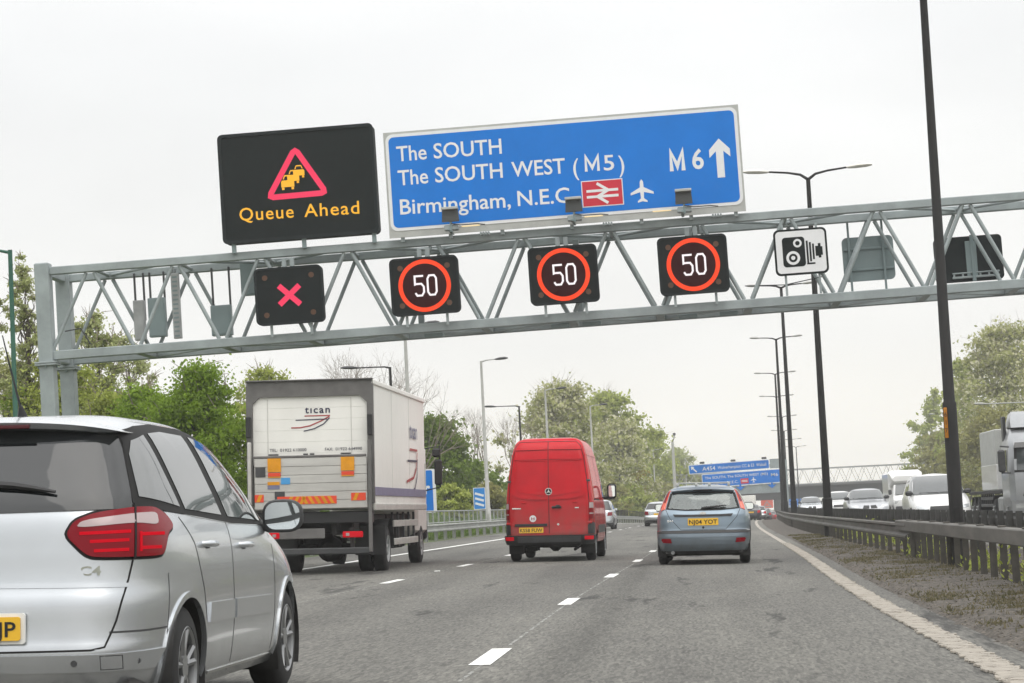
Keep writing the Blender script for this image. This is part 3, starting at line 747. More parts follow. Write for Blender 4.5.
# hanging maintenance boxes below the boom
for px, py in ((433, 335), (560, 328), (592, 329), (688, 316), (729, 313)):
    x, z = gl(px, py); MB().bbox((x, .35, -.19), (.5, .4, .12), .02).build('cable_box', M['steel_dark'], gantry)
b = MB()
for i in range(5): b.tube([(xl + .5, DEP * .5 + .1 * i, zch + .13), (xr_ - .5, DEP * .5 + .1 * i, zch + .13)], .018, 6)
b.build('cables', M['trim'], gantry)
def cord(pts, r=.014): MB().tube(pts, r, 5).build('cable', M['trim'], gantry)
xa, za = gl(745, 285); xb, zb2 = gl(826, 275)
cord([(xa, .25, za), ((xa + xb) / 2, .3, za - .05), (xb, .25, zb2)])
xa, za = gl(60, 330); cord([(xa, .5, za), (xa + .45, .5, za + .05), (xa + .7, .5, za - .4)], .02)
# upright service posts in the boom
for px in (578, 416): 
    x, _ = gl(px, 300); MB().bbox((x, 1.0, (zb_ + zt_) / 2), (.16, .16, zt_ - zb_), .01).build('service_post', M['steel'], gantry)

def sign_root(name, label, cat, px, py, dy, group=None):
    x, z = gl(px, py, dy); w = gw(x, z, dy)
    return thing(name, label, cat, w, (0, GROT, 0), group)

# ---- message sign
pc = (297.8, 183.8); r = sign_root('message_sign', 'large black electronic message sign showing a red triangle and Queue Ahead in amber', 'message sign', *pc, -.3)
w, h = 160 / 37.25, 112 / 37.25
MB().prism(rrect(w, h, .13), .45).build('panel', M['sign_black'], r)
MB().ring_prism(rrect(w + .02, h + .02, .14), rrect(w - .16, h - .16, .09), .03, (0, -.032, 0)).build('rim', M['sign_back'], r)
k = 1 / 37.25
def sp(px, py):
    x, z = gl(px, py, -.3); X, Z = gl(*pc, -.3); return x - X, z - Z
tri = []
T3 = [Vector(sp(294.8, 148.5)), Vector(sp(268.8, 197.8)), Vector(sp(326.2, 192.6))]
for i in range(3):
    a, q, c_ = T3[i - 1], T3[i], T3[(i + 1) % 3]; u0, u1 = (a - q).normalized() * .13, (c_ - q).normalized() * .13
    tri += [tuple((q + u0)), tuple(q + (u0 + u1) * .30), tuple(q + u1)]
MB().stroke(tri, .155, .01, (0, -.012, 0), True).build('warning_triangle', M['led_pink'], r)
def little_car(b, cx, cz, s):
    for poly in ([(-.5, 0), (-.5, .42), (-.42, .52), (.42, .52), (.5, .42), (.5, 0)], [(-.36, .60), (-.26, .86), (-.20, .92), (.2, .92), (.26, .86), (.36, .60), (.28, .60), (.2, .82), (-.2, .82), (-.28, .60)], [(-.46, -.2), (-.46, -.02), (-.27, -.02), (-.27, -.2)], [(.27, -.2), (.27, -.02), (.46, -.02), (.46, -.2)]):
        b.prism([(cx + a * s, cz + c * s) for a, c in poly], .01, (0, -.012, 0))
for px, py, s in ((288, 187, .36), (293.5, 181, .33), (299, 175.5, .31)):
    x, z = sp(px, py); b = MB(); little_car(b, x, z, s); b.build('queue_symbol', M['led_amber'], r)
for s, (xa, ya), (xb, yb) in (('Queue', (239.8, 221), (294, 217.5)), ('Ahead', (304.5, 217), (359.5, 213.5))):
    x0, z0 = sp(xa, ya); x1, z1 = sp(xb, yb)
    b = MB(); add_text(b, s, x0, z0, -.006, w=x1 - x0, h=.37, bold=.006, space=1.12)
    b.xform(Matrix.Translation((x0, 0, z0)) @ Matrix.Rotation(-math.atan2(z1 - z0, x1 - x0), 4, 'Y') @ Matrix.Translation((-x0, 0, -z0)))
    b.build('message_text', M['led_amber'], r)
for px in (233, 303.5, 374):
    x, _ = sp(px, 240); MB().bbox((x, .1, -h / 2 - .12), (.11, .11, .30), .01).build('support_post', M['steel_dark'], r)
b = MB()
for i in range(1, 12): b.box((-w / 2 + w * i / 12, .465, 0), (.03, .03, h * .9))
b.build('back_ribs', M['steel_dark'], r)

def letter_m(b, x, z, w, h, lw, y=-.012):
    b.stroke([(x + lw / 2, z), (x + lw / 2, z + h - lw * .3), (x + w / 2, z + h * .22), (x + w - lw / 2, z + h - lw * .3), (x + w - lw / 2, z)], lw, .004, (0, y - .004, 0))

# ---- blue direction sign
pc = (563.0, 170.5); r = sign_root('direction_sign', 'wide blue motorway sign with The SOUTH, M6 and an arrow, above the gantry', 'direction sign', *pc, -.35)
w, h = 360 / 37.25, 105 / 37.25
MB().box((0, .03, -.03), (w, .04, h + .08)).build('backing', M['sign_grey'], r)
MB().prism(rrect(w - .10, h - .16, .20), .012, (0, -.006, .03)).build('border', M['sign_white'], r)
MB().prism(rrect(w - .27, h - .33, .14), .006, (0, -.011, .03)).build('panel', M['sign_blue'], r)
def sp(px, py):
    x, z = gl(px, py, -.35); X, Z = gl(*pc, -.35); return x - X, z - Z
for s, (xa, ya), (xb, yb), hh, an in (('The', (397, 161.5), (427, 159), .43, 0), ('SOUTH', (434, 158.5), (502, 153.5), .43, 0), ('The', (398.5, 185.5), (428.5, 183), .43, 0), ('SOUTH', (435.5, 182.5), (503, 177.5), .43, 0), ('WEST', (512, 177), (565.5, 173), .43, 0), ('(', (573.5, 172.8), (579, 172.4), .46, 0), ('M', (585, 171.8), (600, 170.8), .43, 0), ('5', (604, 170.4), (614.5, 169.7), .43, 0), (')', (619, 169.8), (624.5, 169.4), .46, 0), ('Birmingham,', (400.5, 214.5), (511, 207), .43, 0), ('N.E.C', (518, 206), (570, 202.3), .43, 0)):
    x0, z0 = sp(xa, ya); x1, z1 = sp(xb, yb)
    b = MB()
    if s == 'M': letter_m(b, x0, z0, x1 - x0, hh, .075)
    else: add_text(b, s, x0, z0 - (.06 if s in '()' else 0), -.012, w=x1 - x0, h=hh, bold=.010)
    b.xform(Matrix.Translation((x0, 0, z0)) @ Matrix.Rotation(-math.atan2(z1 - z0, x1 - x0), 4, 'Y') @ Matrix.Translation((-x0, 0, -z0)))
    b.build('lettering', M['sign_white'], r)
x0, z0 = sp(670, 171.5); x1, z1 = sp(704, 169.5)
b = MB(); letter_m(b, x0, z0, .42, .55, .105); b.build('road_number', M['sign_white'], r)
b = MB(); add_text(b, '6', x1 - .30, z0 + .02, -.012, w=.31, h=.55, bold=.02); b.build('road_number', M['sign_white'], r)
xa, za = sp(721.5, 177.5); xt, ztp = sp(719.5, 138.5)
L = ztp - za; A = [(-.10, 0), (-.10, L * .68), (-.28, L * .52), (-.28, L * .72), (0, L), (.28, L * .72), (.28, L * .52), (.10, L * .68), (.10, 0)]
MB().prism(A, .006, (xa, -.017, za)).build('ahead_arrow', M['sign_white'], r)
xc, zc = sp(602.5, 193)
MB().prism([(-.56, -.36), (.56, -.36), (.56, .36), (-.56, .36)], .006, (xc, -.017, zc)).build('rail_panel_border', M['sign_white'], r)
MB().prism([(-.535, -.335), (.535, -.335), (.535, .335), (-.535, .335)], .006, (xc, -.021, zc)).build('rail_panel', M['sign_red'], r)
b = MB()
for zz in (-.09, .07): b.stroke([(-.43, zz), (.43, zz)], .07, .005, (xc, -.026, zc))
b.stroke([(-.14, .27), (.16, .07)], .075, .005, (xc, -.0265, zc)); b.stroke([(.16, .07), (-.14, -.09)], .075, .005, (xc, -.027, zc)); b.stroke([(-.14, -.09), (.14, -.28)], .075, .005, (xc, -.0275, zc))
b.build('rail_symbol', M['sign_white'], r)
xc, zc = sp(642, 191)
pl = [(0, .32), (.045, .25), (.05, .10), (.31, -.04), (.31, -.10), (.05, -.03), (.04, -.20), (.13, -.27), (.13, -.31), (0, -.28), (-.13, -.31), (-.13, -.27), (-.04, -.20), (-.05, -.03), (-.31, -.10), (-.31, -.04), (-.05, .10), (-.045, .25)]
MB().prism(pl, .006, (xc, -.017, zc)).build('aeroplane_symbol', M['sign_white'], r)
for px in (400, 448, 500, 570, 640, 690, 735):
    x, _ = sp(px, 200); MB().bbox((x, .12, -.12), (.10, .12, h + .15), .01).build('support_post', M['steel'], r)

# ---- lane signals
def digits(b, cx, cz, H, wd, gap, lw):
    five = [(1, 1), (0, 1), (0, .58), (.12, .60), (.74, .60), (1, .44), (1, .17), (.76, 0), (.2, 0), (0, .14)]
    zero = [(.22, 0), (0, .16), (0, .84), (.22, 1), (.78, 1), (1, .84), (1, .16), (.78, 0)]
    b.stroke([(cx - gap / 2 - wd + a * wd, cz - H / 2 + c * H) for a, c in five], lw, .008, (0, -.018, 0))
    b.stroke([(cx + gap / 2 + a * wd, cz - H / 2 + c * H) for a, c in zero], lw, .008, (0, -.018, 0), True)
for k, (px, py, kind, lb) in enumerate(((289, 295, 'x', 'black lane signal showing a red cross, leftmost on the gantry'), (424.7, 285.5, '5', 'black lane signal reading 50 in a red ring, next to the red cross signal'), (563.5, 274.5, '5', 'black lane signal reading 50 in a red ring, in the middle of the three'), (693.3, 264.5, '5', 'black lane signal reading 50 in a red ring, beside the speed camera sign'))):
    r = sign_root('lane_signal', lb, 'lane signal', px, py, -.42, 'lane signals hung on the gantry'); w, h = 1.86, 1.55
    MB().prism(rrect(w, h, .14), .28).build('case', M['sign_black'], r)
    MB().ring_prism(rrect(w + .01, h + .01, .145), rrect(w - .10, h - .10, .10), .025, (0, -.026, 0)).build('rim', M['sign_back'], r)
    if kind == '5':
        C = lambda R, n=48: [(R * math.cos(2 * PI * i / n), R * math.sin(2 * PI * i / n) ) for i in range(n)]
        MB().ring_prism(C(.715), C(.60), .012, (0, -.014, 0)).build('red_ring', M['led_ring'], r)
        MB().prism(C(.595), .006, (0, -.007, 0)).build('ring_face', M['led_ring_dim'], r)
        b = MB(); digits(b, .03, 0, .53, .235, .11, .052); b.build('speed_digits', M['led_white'], r)
    else:
        b = MB(); b.stroke([(-.27, -.25), (.30, .25)], .15, .01, (0, -.013, 0)); b.stroke([(-.27, .27), (.30, -.27)], .15, .01, (0, -.0135, 0)); b.build('red_cross', M['led_pink'], r)
    for sx in (-1, 1):
        for sz in (-1, 1):
            MB().disc((sx * .64, -.012, sz * .51), .075, .012, 16).build('flasher_lens', M['amber_lens'], r)
    for sx in (-.55, .55):
        MB().bbox((sx, .12, -h / 2 - .16), (.07, .07, .34), .008).build('hanger', M['steel'], r)
        MB().bbox((sx * .2, .16, h / 2 + .12), (.12, .10, .26), .008).build('hanger', M['steel'], r)

# ---- speed camera sign
r = sign_root('speed_camera_sign', 'white speed camera sign with rounded black border beside the rightmost speed signal', 'camera sign', 801, 251.5, -.3)
w, h = 1.42, 1.24
MB().prism(rrect(w, h, .14), .05).build('border', M['sign_black'], r)
MB().prism(rrect(w - .11, h - .11, .10), .006, (0, -.006, 0)).build('panel', M['sign_white'], r)
b = MB(); b.prism(rrect(.60, .80, .09, cx=-.19, cz=0), .005, (0, -.011, 0))
for i, (xx, hh) in enumerate(((.145, .62), (.225, .52), (.305, .42))): b.prism([(xx, -hh * .55), (xx + .05, -hh * .55), (xx + .05, hh * .45), (xx, hh * .45)], .005, (0, -.011, 0))
b.prism([(.385, -.15), (.385, .12), (.46, .12), (.46, .19), (.53, .19), (.53, .10), (.575, .10), (.575, -.13), (.53, -.13), (.53, -.20), (.46, -.20), (.46, -.15)], .005, (0, -.011, 0))
b.prism([(.14, -.36), (.36, -.36), (.36, -.315), (.14, -.315)], .005, (0, -.011, 0))
b.build('camera_symbol', M['sign_black'], r)
b = MB(); b.disc((-.22, -.016, -.16), .185, .005, 24); b.disc((-.08, -.016, .23), .115, .005, 20).mat(1); b.disc((-.22, -.021, -.16), .115, .005, 24); b.disc((-.08, -.021, .23), .06, .005, 20)
b.mat(0); b.disc((-.22, -.026, -.16), .055, .005, 16); b.build('lens_symbol', [M['sign_white'], M['sign_black']], r)
for sx in (-.45, .45): MB().bbox((sx, .11, -.2), (.06, .08, 1.9), .008).build('hanger', M['steel'], r)

# ---- backs of signs for the other carriageway
r = sign_root('rear_facing_sign', 'plain grey back of a square sign facing the other carriageway', 'sign back', 868.5, 258.5, DEP + .3)
MB().prism(rrect(1.42, 1.24, .14), .04).build('panel', M['steel_dark'], r)
for zz in (-.3, .28): MB().bbox((0, -.03, zz), (1.36, .05, .06), .008).build('rail', M['steel_dark'], r)
for sx in (-.52, .42): MB().bbox((sx, -.09, .1), (.06, .06, 2.1), .008).build('hanger', M['steel_dark'], r)
r = sign_root('rear_facing_signal', 'black back of a lane signal with a grey bracket, behind the nearest dark lamp column', 'signal back', 969, 258.5, DEP + .35)
MB().prism(rrect(1.86, 1.25, .12), .26).build('case', M['sign_back'], r)
b = MB(); b.bbox((.1, -.06, .0), (.10, .08, 1.3), .01); b.bbox((.06, -.05, -.02), (.3, .05, 1.0), .01); b.build('bracket', M['steel_dark'], r)
b = MB(); b.bbox((.15, -.06, -.52), (1.3, .07, .06), .01); b.bbox((.15, -.06, -.40), (1.3, .05, .04), .01)
for i in range(6): b.bbox((-.45 + .24 * i, -.05, -.46), (.05, .05, .12), .008)
b.build('cross_rail', M['steel'], r)

# ---- cabinets between the chords at the left end
for px0, py0, px1, py1, lb, m, nm in ((149, 297.5, 166.5, 337.5, 'grey green equipment cabinet in the gantry, beside the perforated mast', 'steel_dark', 'equipment_cabinet'), (211.5, 305, 232.5, 336, 'low grey green cabinet left of the red cross signal', 'steel_dark', 'equipment_cabinet'), (241, 262, 256, 296, 'grey plate tucked behind the red cross signal', 'steel_dark', 'equipment_cabinet'), (134.5, 300, 145.5, 341, 'pale grey louvred cabinet at the left end of the gantry', 'galv', 'equipment_cabinet')):
    r = sign_root(nm, lb, 'cabinet', (px0 + px1) / 2, (py0 + py1) / 2, DEP - .25); w, h = (px1 - px0) / 36, (py1 - py0) / 36
    MB().bbox((0, 0, 0), (w, .22, h), .015).build('case', M[m], r)
    MB().bbox((0, -.115, 0), (w - .08, .015, h - .08), .005).build('door', M[m], r)
    up_ = zch - gl(px0, (py0 + py1) / 2, DEP - .25)[1]
    for sx in (-1, 1): MB().bbox((sx * w * .42, .13, up_ / 2), (.055, .055, up_), .006).build('hanger', M['trim'], r)
r = sign_root('perforated_mast', 'pale perforated cable mast standing in the left end of the gantry', 'mast', 176.5, 306, DEP - .3)
b = MB(); b.bbox((0, 0, 0), (.22, .16, 1.85), .01); b.mat(1)
for i in range(14): b.box((0, -.083, -.85 + i * .128), (.14, .01, .05))
b.build('tray', [M['galv'], M['steel_dark']], r)
b = MB()
for i in range(5): b.tube([(-.1 + .03 * i, -.05, .93), (-.15 + .05 * i, -.02, 1.05)], .012, 5)
b.build('cable_tail', M['trim'], r)
M['flood_grey'] = mat('floodlight_grey', (0.055, 0.06, 0.06), 0.5)
# ---- floodlights in front of the blue sign
for px, py, lb in ((450, 215, 'left of the three, below Birmingham'), (573.5, 205, 'middle one by the red rail panel'), (683.5, 197, 'right of the three, below M6')):
    r = sign_root('floodlight', 'small dark floodlight under the blue sign, ' + lb, 'floodlight', px, py, -1.0, 'floodlights under the blue sign')
    b = MB(); b.prism([(-.23, -.17), (.23, -.17), (.21, .15), (-.21, .15)], .14).build('housing', M['flood_grey'], r)
    MB().bbox((0, .02, .175), (.44, .32, .07), .01).build('cowl', M['sign_grey'], r)
    x, z = gl(px, py, -1.0); zl = ztop - z
    b = MB(); b.bbox((0, .07, (-.17 + zl + .06) / 2), (.06, .06, abs(zl + .1)), .008); b.bbox((-.05, .5, zl + .06), (.08, 1.0, .06), .01); b.build('bracket', M['steel_dark'], r)
    MB().bbox((0, .2, zl + .12), (.38, .26, .14), .02).build('control_box', M['steel'], r)
    MB().bbox((.5 if px < 600 else -.6, .42, zl + .17), (.5, .06, .03), .01).build('tube_lamp', M['warm_lamp'], r)
    MB().tube([(0, .05, zl + .22), (.25, 0, zl + .16), (.7, .1, zl + .17), (.9, .2, zl + .15)], .016, 5).build('cable', M['trim'], r)
    b = MB(); x2 = .75
    for i in range(4): b.bbox((x2 + .07 * i, .6, zl - .05 - .0), (.05, .2, .09), .008)
    b.build('terminal_boxes', M['steel'], r)

# ------------------------------------------------------------------ far signs, bridge
def fp(px, py, Y): return at(px, py, Y)
FY = 236.0
slope = -math.atan2(at(769, 459.5, FY).z - at(689, 465.5, FY).z, at(769, 459.5, FY).x - at(689, 465.5, FY).x)
SYM = dict(pl=pl)
def far_sign(name, label, corners, Y, letters, mat_back='sign_blue', parts=None, rot=slope):
    (x0, y0), (x1, y1) = corners
    a, c = at(x0, y0, Y), at(x1, y1, Y)
    mid = (a + c) / 2
    R = Matrix.Rotation(rot, 3, 'Y'); loc = R.inverted() @ (c - a); w, h = abs(loc.x), abs(loc.z)
    r = thing(name, label, 'direction sign', mid, (0, rot, 0))
    MB().prism(rrect(w, h, .12), .08).build('border', M['sign_white'], r)
    MB().prism(rrect(w - .14, h - .14, .08), .02, (0, -.02, 0)).build('panel', M[mat_back], r)
    for s, u, v, ww, hh in letters:
        b = MB(); add_text(b, s, -w / 2 + u * w, -h / 2 + v * h, -.022, w=ww * w, h=hh * h, bold=.006, t=.012); b.build('lettering', M['sign_white'], r)
    return r, w, h
r, w, h = far_sign('direction_sign', 'far blue sign with a slanting arrow and A454, the upper of two', ((689, 474.5), (769, 459.2)), FY, [('A454', .17, .28, .16, .46), ('Wolverhampton CC & E3  Walsall', .36, .34, .60, .34)])
b = MB(); b.stroke([(.26, -.28), (-.14, .14)], .14, .012, (-w / 2 + .55, -.034, 0)); b.prism([(-.30, .30), (.06, .26), (-.26, -.06)], .012, (-w / 2 + .55, -.0345, 0)); b.build('slant_arrow', M['sign_white'], r)
r, w, h = far_sign('direction_sign', 'far blue sign with The SOUTH WEST and M6, the lower of two', ((702.5, 488.2), (780, 468.6)), FY, [('The SOUTH, The SOUTH WEST (M5)', .04, .62, .80, .19), ('Birmingham, N.E.C.', .04, .2, .42, .19), ('M6', .88, .50, .09, .22)])
MB().prism([(-.40, -.26), (.40, -.26), (.40, .26), (-.40, .26)], .012, (w * .04, -.033, -h * .2)).build('rail_panel', M['sign_red'], r)
b = MB(); b.stroke([(-.3, .06), (.3, .06)], .06, .01, (w * .04, -.042, -h * .2)); b.stroke([(-.3, -.06), (.3, -.06)], .06, .01, (w * .04, -.042, -h * .2)); b.build('rail_symbol', M['sign_white'], r)
MB().prism([(a * .9, c * .9) for a, c in pl], .012, (w * .155, -.034, -h * .16)).build('aeroplane_symbol', M['sign_white'], r)
fg = thing('cantilever_gantry', 'grey cantilever gantry carrying the two far blue signs', 'gantry', (0, 0, 0))
a, c = at(692, 471, FY + .3), at(782, 464.5, FY + .3); a2, c2 = at(704, 490, FY + .3), at(782, 484, FY + .3)
ms = at(785, 470, FY + .3); bz = gz(ms.x, ms.y)
MB().bar((ms.x, ms.y, bz - .3), (ms.x, ms.y, c.z + .5), .45, .45).build('column', M['steel'], fg)
for p, q in ((a, c), (a2, c2)): MB().bar(p, (ms.x - .22, q.y, q.z), .3, .3).build('boom', M['steel'], fg)
b = MB(); q0, q1 = at(769.5, 459, FY + .12), at(781, 468, FY + .12)
b.box(((q0.x + q1.x) / 2, q0.y, (q0.z + q1.z) / 2), (q1.x - q0.x, .06, q0.z - q1.z)); q0, q1 = at(729, 487.5, FY + .12), at(780, 488.2, FY + .12)
b.box(((q0.x + q1.x) / 2, q0.y, (q0.z + q1.z) / 2 - .2), (q1.x - q0.x, .06, .75)); b.build('grey_panel', M['steel'], fg)
for px, py in ((740.5, 487.3), (772, 485)):
    q = at(px, py, FY); MB().prism([(-.10, .36), (-.10, 0), (-.5, .10), (0, -.32), (.5, .10), (.10, 0), (.10, .36)], .04, (q.x, q.y, q.z)).build('lane_arrow', M['sign_blue'], fg)
for px, py in ((702, 462.8), (733, 460.5), (764, 458)):
    q = at(px, py, FY - .5); MB().bbox((q.x, q.y, q.z), (.5, .3, .22), .04).build('sign_lamp', M['trim'], fg)
# second far gantry under the bridge
Y2 = 445.0
q = at(767, 504, Y2); r = thing('red_message_sign', 'small red sign board with a pale triangle, far off under the bridge', 'warning sign', q)
w = 12 / 2300 * Y2; h = 8.2 / 2300 * Y2
MB().prism(rrect(w, h, .15), .2).build('panel', mat('warning_board_red', (0.62, 0.09, 0.05), .5), r)
MB().stroke([(0, h * .3), (-w * .3, -h * .3), (w * .3, -h * .3)], .22, .02, (0, -.022, 0), True).build('triangle', M['lamp_clear'], r)
MB().bar((0, .1, -h / 2), (0, .1, gz(q.x, Y2) - q.z), .2, .2).build('post', M['steel'], r)
r, w, h = far_sign('direction_sign', 'long blue sign far off under the bridge, behind the median lamp columns', ((775, 509.5), (812, 497.5)), Y2, [('The SOUTH', .06, .55, .5, .22), ('Birmingham', .06, .2, .55, .22), ('M6', .75, .4, .18, .25)], rot=0)
for sx in (-.35, .35): MB().bar((sx * w, .2, -h / 2 + .05), (sx * w, .2, gz(r.location.x, Y2) - r.location.z), .2, .2).build('post', M['steel'], r)

br = thing('road_bridge', 'dark girder bridge with a lattice parapet crossing the motorway far ahead', 'bridge', (0, 0, 0))
BY = 400.0
pz = lambda px, py: at(px, py, BY)
L0, L1 = pz(640, 497.5), pz(960, 474)
for nm, o0, o1, d, hgt, m in (('girder', 0, 0, 9, 2.1, 'bridge_deck'),):
    a, c = pz(640, 500), pz(960, 484.5)
    MB().bar((a.x, BY + 4.5, a.z), (c.x, BY + 4.5, c.z), 9, 2.15).build('girder', M['bridge_deck'], br)
    MB().bar((a.x, BY - .25, a.z + 1.15), (c.x, BY - .25, c.z + 1.15), .5, .35).build('deck_edge', M['concrete'], br)
a, c = pz(640, 500), pz(960, 484.5); d = (c - a); n = 26
zl, zu = 1.4, 4.0
for yy in (0, 8.6):
    for zz in (zl, zu): MB().bar((a.x, BY + yy, a.z + zz), (c.x, BY + yy, c.z + zz), .16, .16).build('parapet_rail', M['galv'], br)
    b = MB()
    for i in range(n):
        p = a + d * (i / n); q = a + d * ((i + .5) / n); s = a + d * ((i + 1) / n)
        b.bar((p.x, BY + yy, p.z + zl), (q.x, BY + yy, q.z + zu), .08, .08); b.bar((q.x, BY + yy, q.z + zu), (s.x, BY + yy, s.z + zl), .08, .08)
    b.build('parapet_lattice', M['pole_pale'], br)
for xx in (-8, 13.5, 35):
    zt2 = a.z + (xx - a.x) / d.x * d.z - 1.0
    MB().bbox((xx, BY + 4.5, (zt2 - 6) / 2), (1.1, 7, zt2 + 6), .1).build('pier', M['concrete'], br)

# roadside signs on the left
q = at(479.5, 498.5, 116); r = thing('countdown_marker', 'small blue countdown marker with three white slashes on the left verge', 'marker sign', q)
w, h = .62, 1.1
MB().prism(rrect(w, h, .05), .03).build('border', M['sign_white'], r)
MB().prism(rrect(w - .06, h - .06, .04), .006, (0, -.006, 0)).build('panel', mat('marker_blue', (0.02, 0.22, 0.60), .4), r)
b = MB()
for i in range(3): b.stroke([(-.22, .27 - .25 * i), (.22, .13 - .25 * i)], .11, .005, (0, -.011, 0))
b.build('slashes', M['sign_white'], r)
MB().tube([(0, .06, .4), (0, .06, gz(q.x, 116) - q.z)], .04, 8).build('post', M['galv'], r)
q0, q1 = at(437, 512.5, 105), at(390, 471, 105); r = thing('direction_sign', 'blue roadside sign ending in the letter r, half hidden by the box truck', 'direction sign', ((q0.x + q1.x) / 2, 105, (q0.z + q1.z) / 2))
w, h = q0.x - q1.x, q1.z - q0.z
MB().prism(rrect(w, h, .1), .04).build('border', M['sign_white'], r)
MB().prism(rrect(w - .2, h - .12, .07), .006, (-.04, -.006, 0)).build('panel', M['sign_blue'], r)
b = MB(); add_text(b, 'r', w / 2 - .52, -.12, -.007, w=.26, h=.55, bold=.03); b.build('lettering', M['sign_white'], r)
for sx in (-.6, .6): MB().tube([(sx, .08, h * .4), (sx, .08, gz(r.location.x + sx, 105) - r.location.z)], .05, 8).build('post', M['galv'], r)
# ------------------------------------------------------------------ trees and shrubs
def limb_path(p, q, rn, sagk=0.12, n=4):
    p, q = Vector(p), Vector(q); L = (q - p).length; out = []
    for i in range(n + 1):
        t = i / n; o = p.lerp(q, t)
        o += Vector((rn.gauss(0, 1), rn.gauss(0, 1), rn.gauss(0, .6) + 1.2 * math.sin(PI * t))) * L * sagk * math.sin(PI * t) * .6
        out.append(o)
    return out

def tree(name, label, px, ptop, Y, wpx, mat_, clumps=70, leaves=9000, lsize_px=3.0, shape=1.0, base_frac=.18, trunk_r=.16, seed=1, group=None, spread=1.0, clump_r=.16, bark='bark', twigs=0, lobes=.25, depth=1.0, cat='tree'):
    """leafy tree: px middle and ptop top in the photograph at distance Y, wpx crown width there"""
    if Y < 0: Y = ysolve(px, Y)
    elif Y > 700: Y = ysolve(px, Y - 700)
    lsize = lsize_px / FPX * Y
    top = at(px, ptop, Y); bz = gz(top.x, Y); H = top.z - bz; W = wpx / FPX * Y
    R = np.random.default_rng(seed); rn = random.Random(seed)
    root = thing(name, label, cat, (top.x, Y, bz), (0, 0, 0), group)
    h0 = H * base_frac; ch = H - h0
    ph = R.uniform(0, 6, 4)
    C = []
    while len(C) < clumps:
        u = R.random() ** .8; th = R.uniform(0, 2 * PI)
        prof = (math.sin(PI * min(1, u ** (0.75 * shape) * .96 + .03)) ** .62)
        lob = 1 + lobes * math.sin(3 * th + ph[0] + u * 4) + lobes * .7 * math.sin(5 * th + ph[1] - u * 7) + lobes * .5 * R.normal()
        rr = R.random() ** .42 * prof * max(.25, lob)
        C.append((W / 2 * rr * math.cos(th), W / 2 * depth * rr * math.sin(th), h0 + ch * u * (1 - .10 * R.random())))
    C = np.array(C)
    wgt = R.uniform(.3, 1.7, clumps); cnt = (wgt / wgt.sum() * leaves).astype(int)
    P = []
    cr = clump_r * min(W, ch)
    for c, k in zip(C, cnt):
        d = R.normal(size=(k, 3)); d *= np.minimum(1.7, np.abs(R.normal(0, .62, k)))[:, None] / np.linalg.norm(d, axis=1)[:, None]
        P.append(c + d * cr * np.array([1.15, 1.15, .72]) * R.uniform(.6, 1.35) * spread)
    P = np.concatenate(P); P = P[P[:, 2] > .05]
    flakes('crown', P, lsize, mat_, root, aspect=1.5, seed=seed)
    b = MB(); fork = Vector((R.normal() * .1, R.normal() * .1, max(.35, h0 * 1.0 + ch * .12)))
    b.tube(limb_path((0, 0, -.3), fork, rn, .05), [trunk_r * k for k in (1.25, 1, .92, .85, .78)], 9)
    lead = Vector((R.normal() * .2, R.normal() * .2, h0 + ch * .9))
    b.tube(limb_path(fork, lead, rn, .06, 5), [trunk_r * k for k in (.78, .6, .45, .3, .18, .06)], 7)
    order = R.permutation(clumps)[:min(clumps, 34)]
    for i in order:
        c = Vector(C[i]); t = min(.92, max(0.0, (c.z - h0) / ch * .8)); st = fork.lerp(lead, t * .85)
        r0 = trunk_r * .36 * (1 - t * .6)
        b.tube(limb_path(st, c, rn, .14), [r0, r0 * .75, r0 * .5, r0 * .32, r0 * .12], 5)
    b.build('trunk', M[bark], root, smooth=60)
    if twigs:
        b = MB()
        for i in range(twigs):
            c = Vector(C[R.integers(clumps)]); d = Vector((R.normal(), R.normal(), R.normal() * .6 + .9)).normalized()
            q = c + d * cr * R.uniform(.9, 1.9)
            b.tube(limb_path(c, q, rn, .1, 2), [.022, .014, .006], 3, False)
        tag(b.build('twigs', M['twig'], root), kind='stuff')
    return root

def bare_tree(name, label, px, ptop, Y, seed, stems=3, spread=.32, group=None):
    if Y < 0: Y = ysolve(px, Y)
    top = at(px, ptop, Y); bz = gz(top.x, Y); H = top.z - bz; rn = random.Random(seed)
    root = thing(name, label, 'tree', (top.x, Y, bz), group=group); b = MB()
    def grow(p, d, L, r, lv):
        q = p + d * L; mid = p.lerp(q, .5) + Vector((rn.gauss(0, .05), rn.gauss(0, .05), 0)) * L
        b.tube([p, mid, q], [r, r * .82, r * .62], 6 if lv < 2 else 4 if lv < 4 else 3, False)
        if lv >= 6 or L < .12: return
        for k in range(rn.choice((2, 2, 3))):
            nd = (d + Vector((rn.gauss(0, spread), rn.gauss(0, spread), rn.gauss(.10, spread * .6)))).normalized()
            grow(q, nd, L * rn.uniform(.62, .84), r * rn.uniform(.5, .68), lv + 1)
    for s in range(stems):
        grow(Vector((rn.gauss(0, .15), rn.gauss(0, .15), -.2)), Vector((rn.gauss(0, .16), rn.gauss(0, .16), 1)).normalized(), H * .28, .09, 0)
    zs = max(v[2] for v in b.v); k = H / zs
    b.v = [(x * k, y * k, z * k) for x, y, z in b.v]
    b.build('branches', M['twig'], root, smooth=70)
    return root

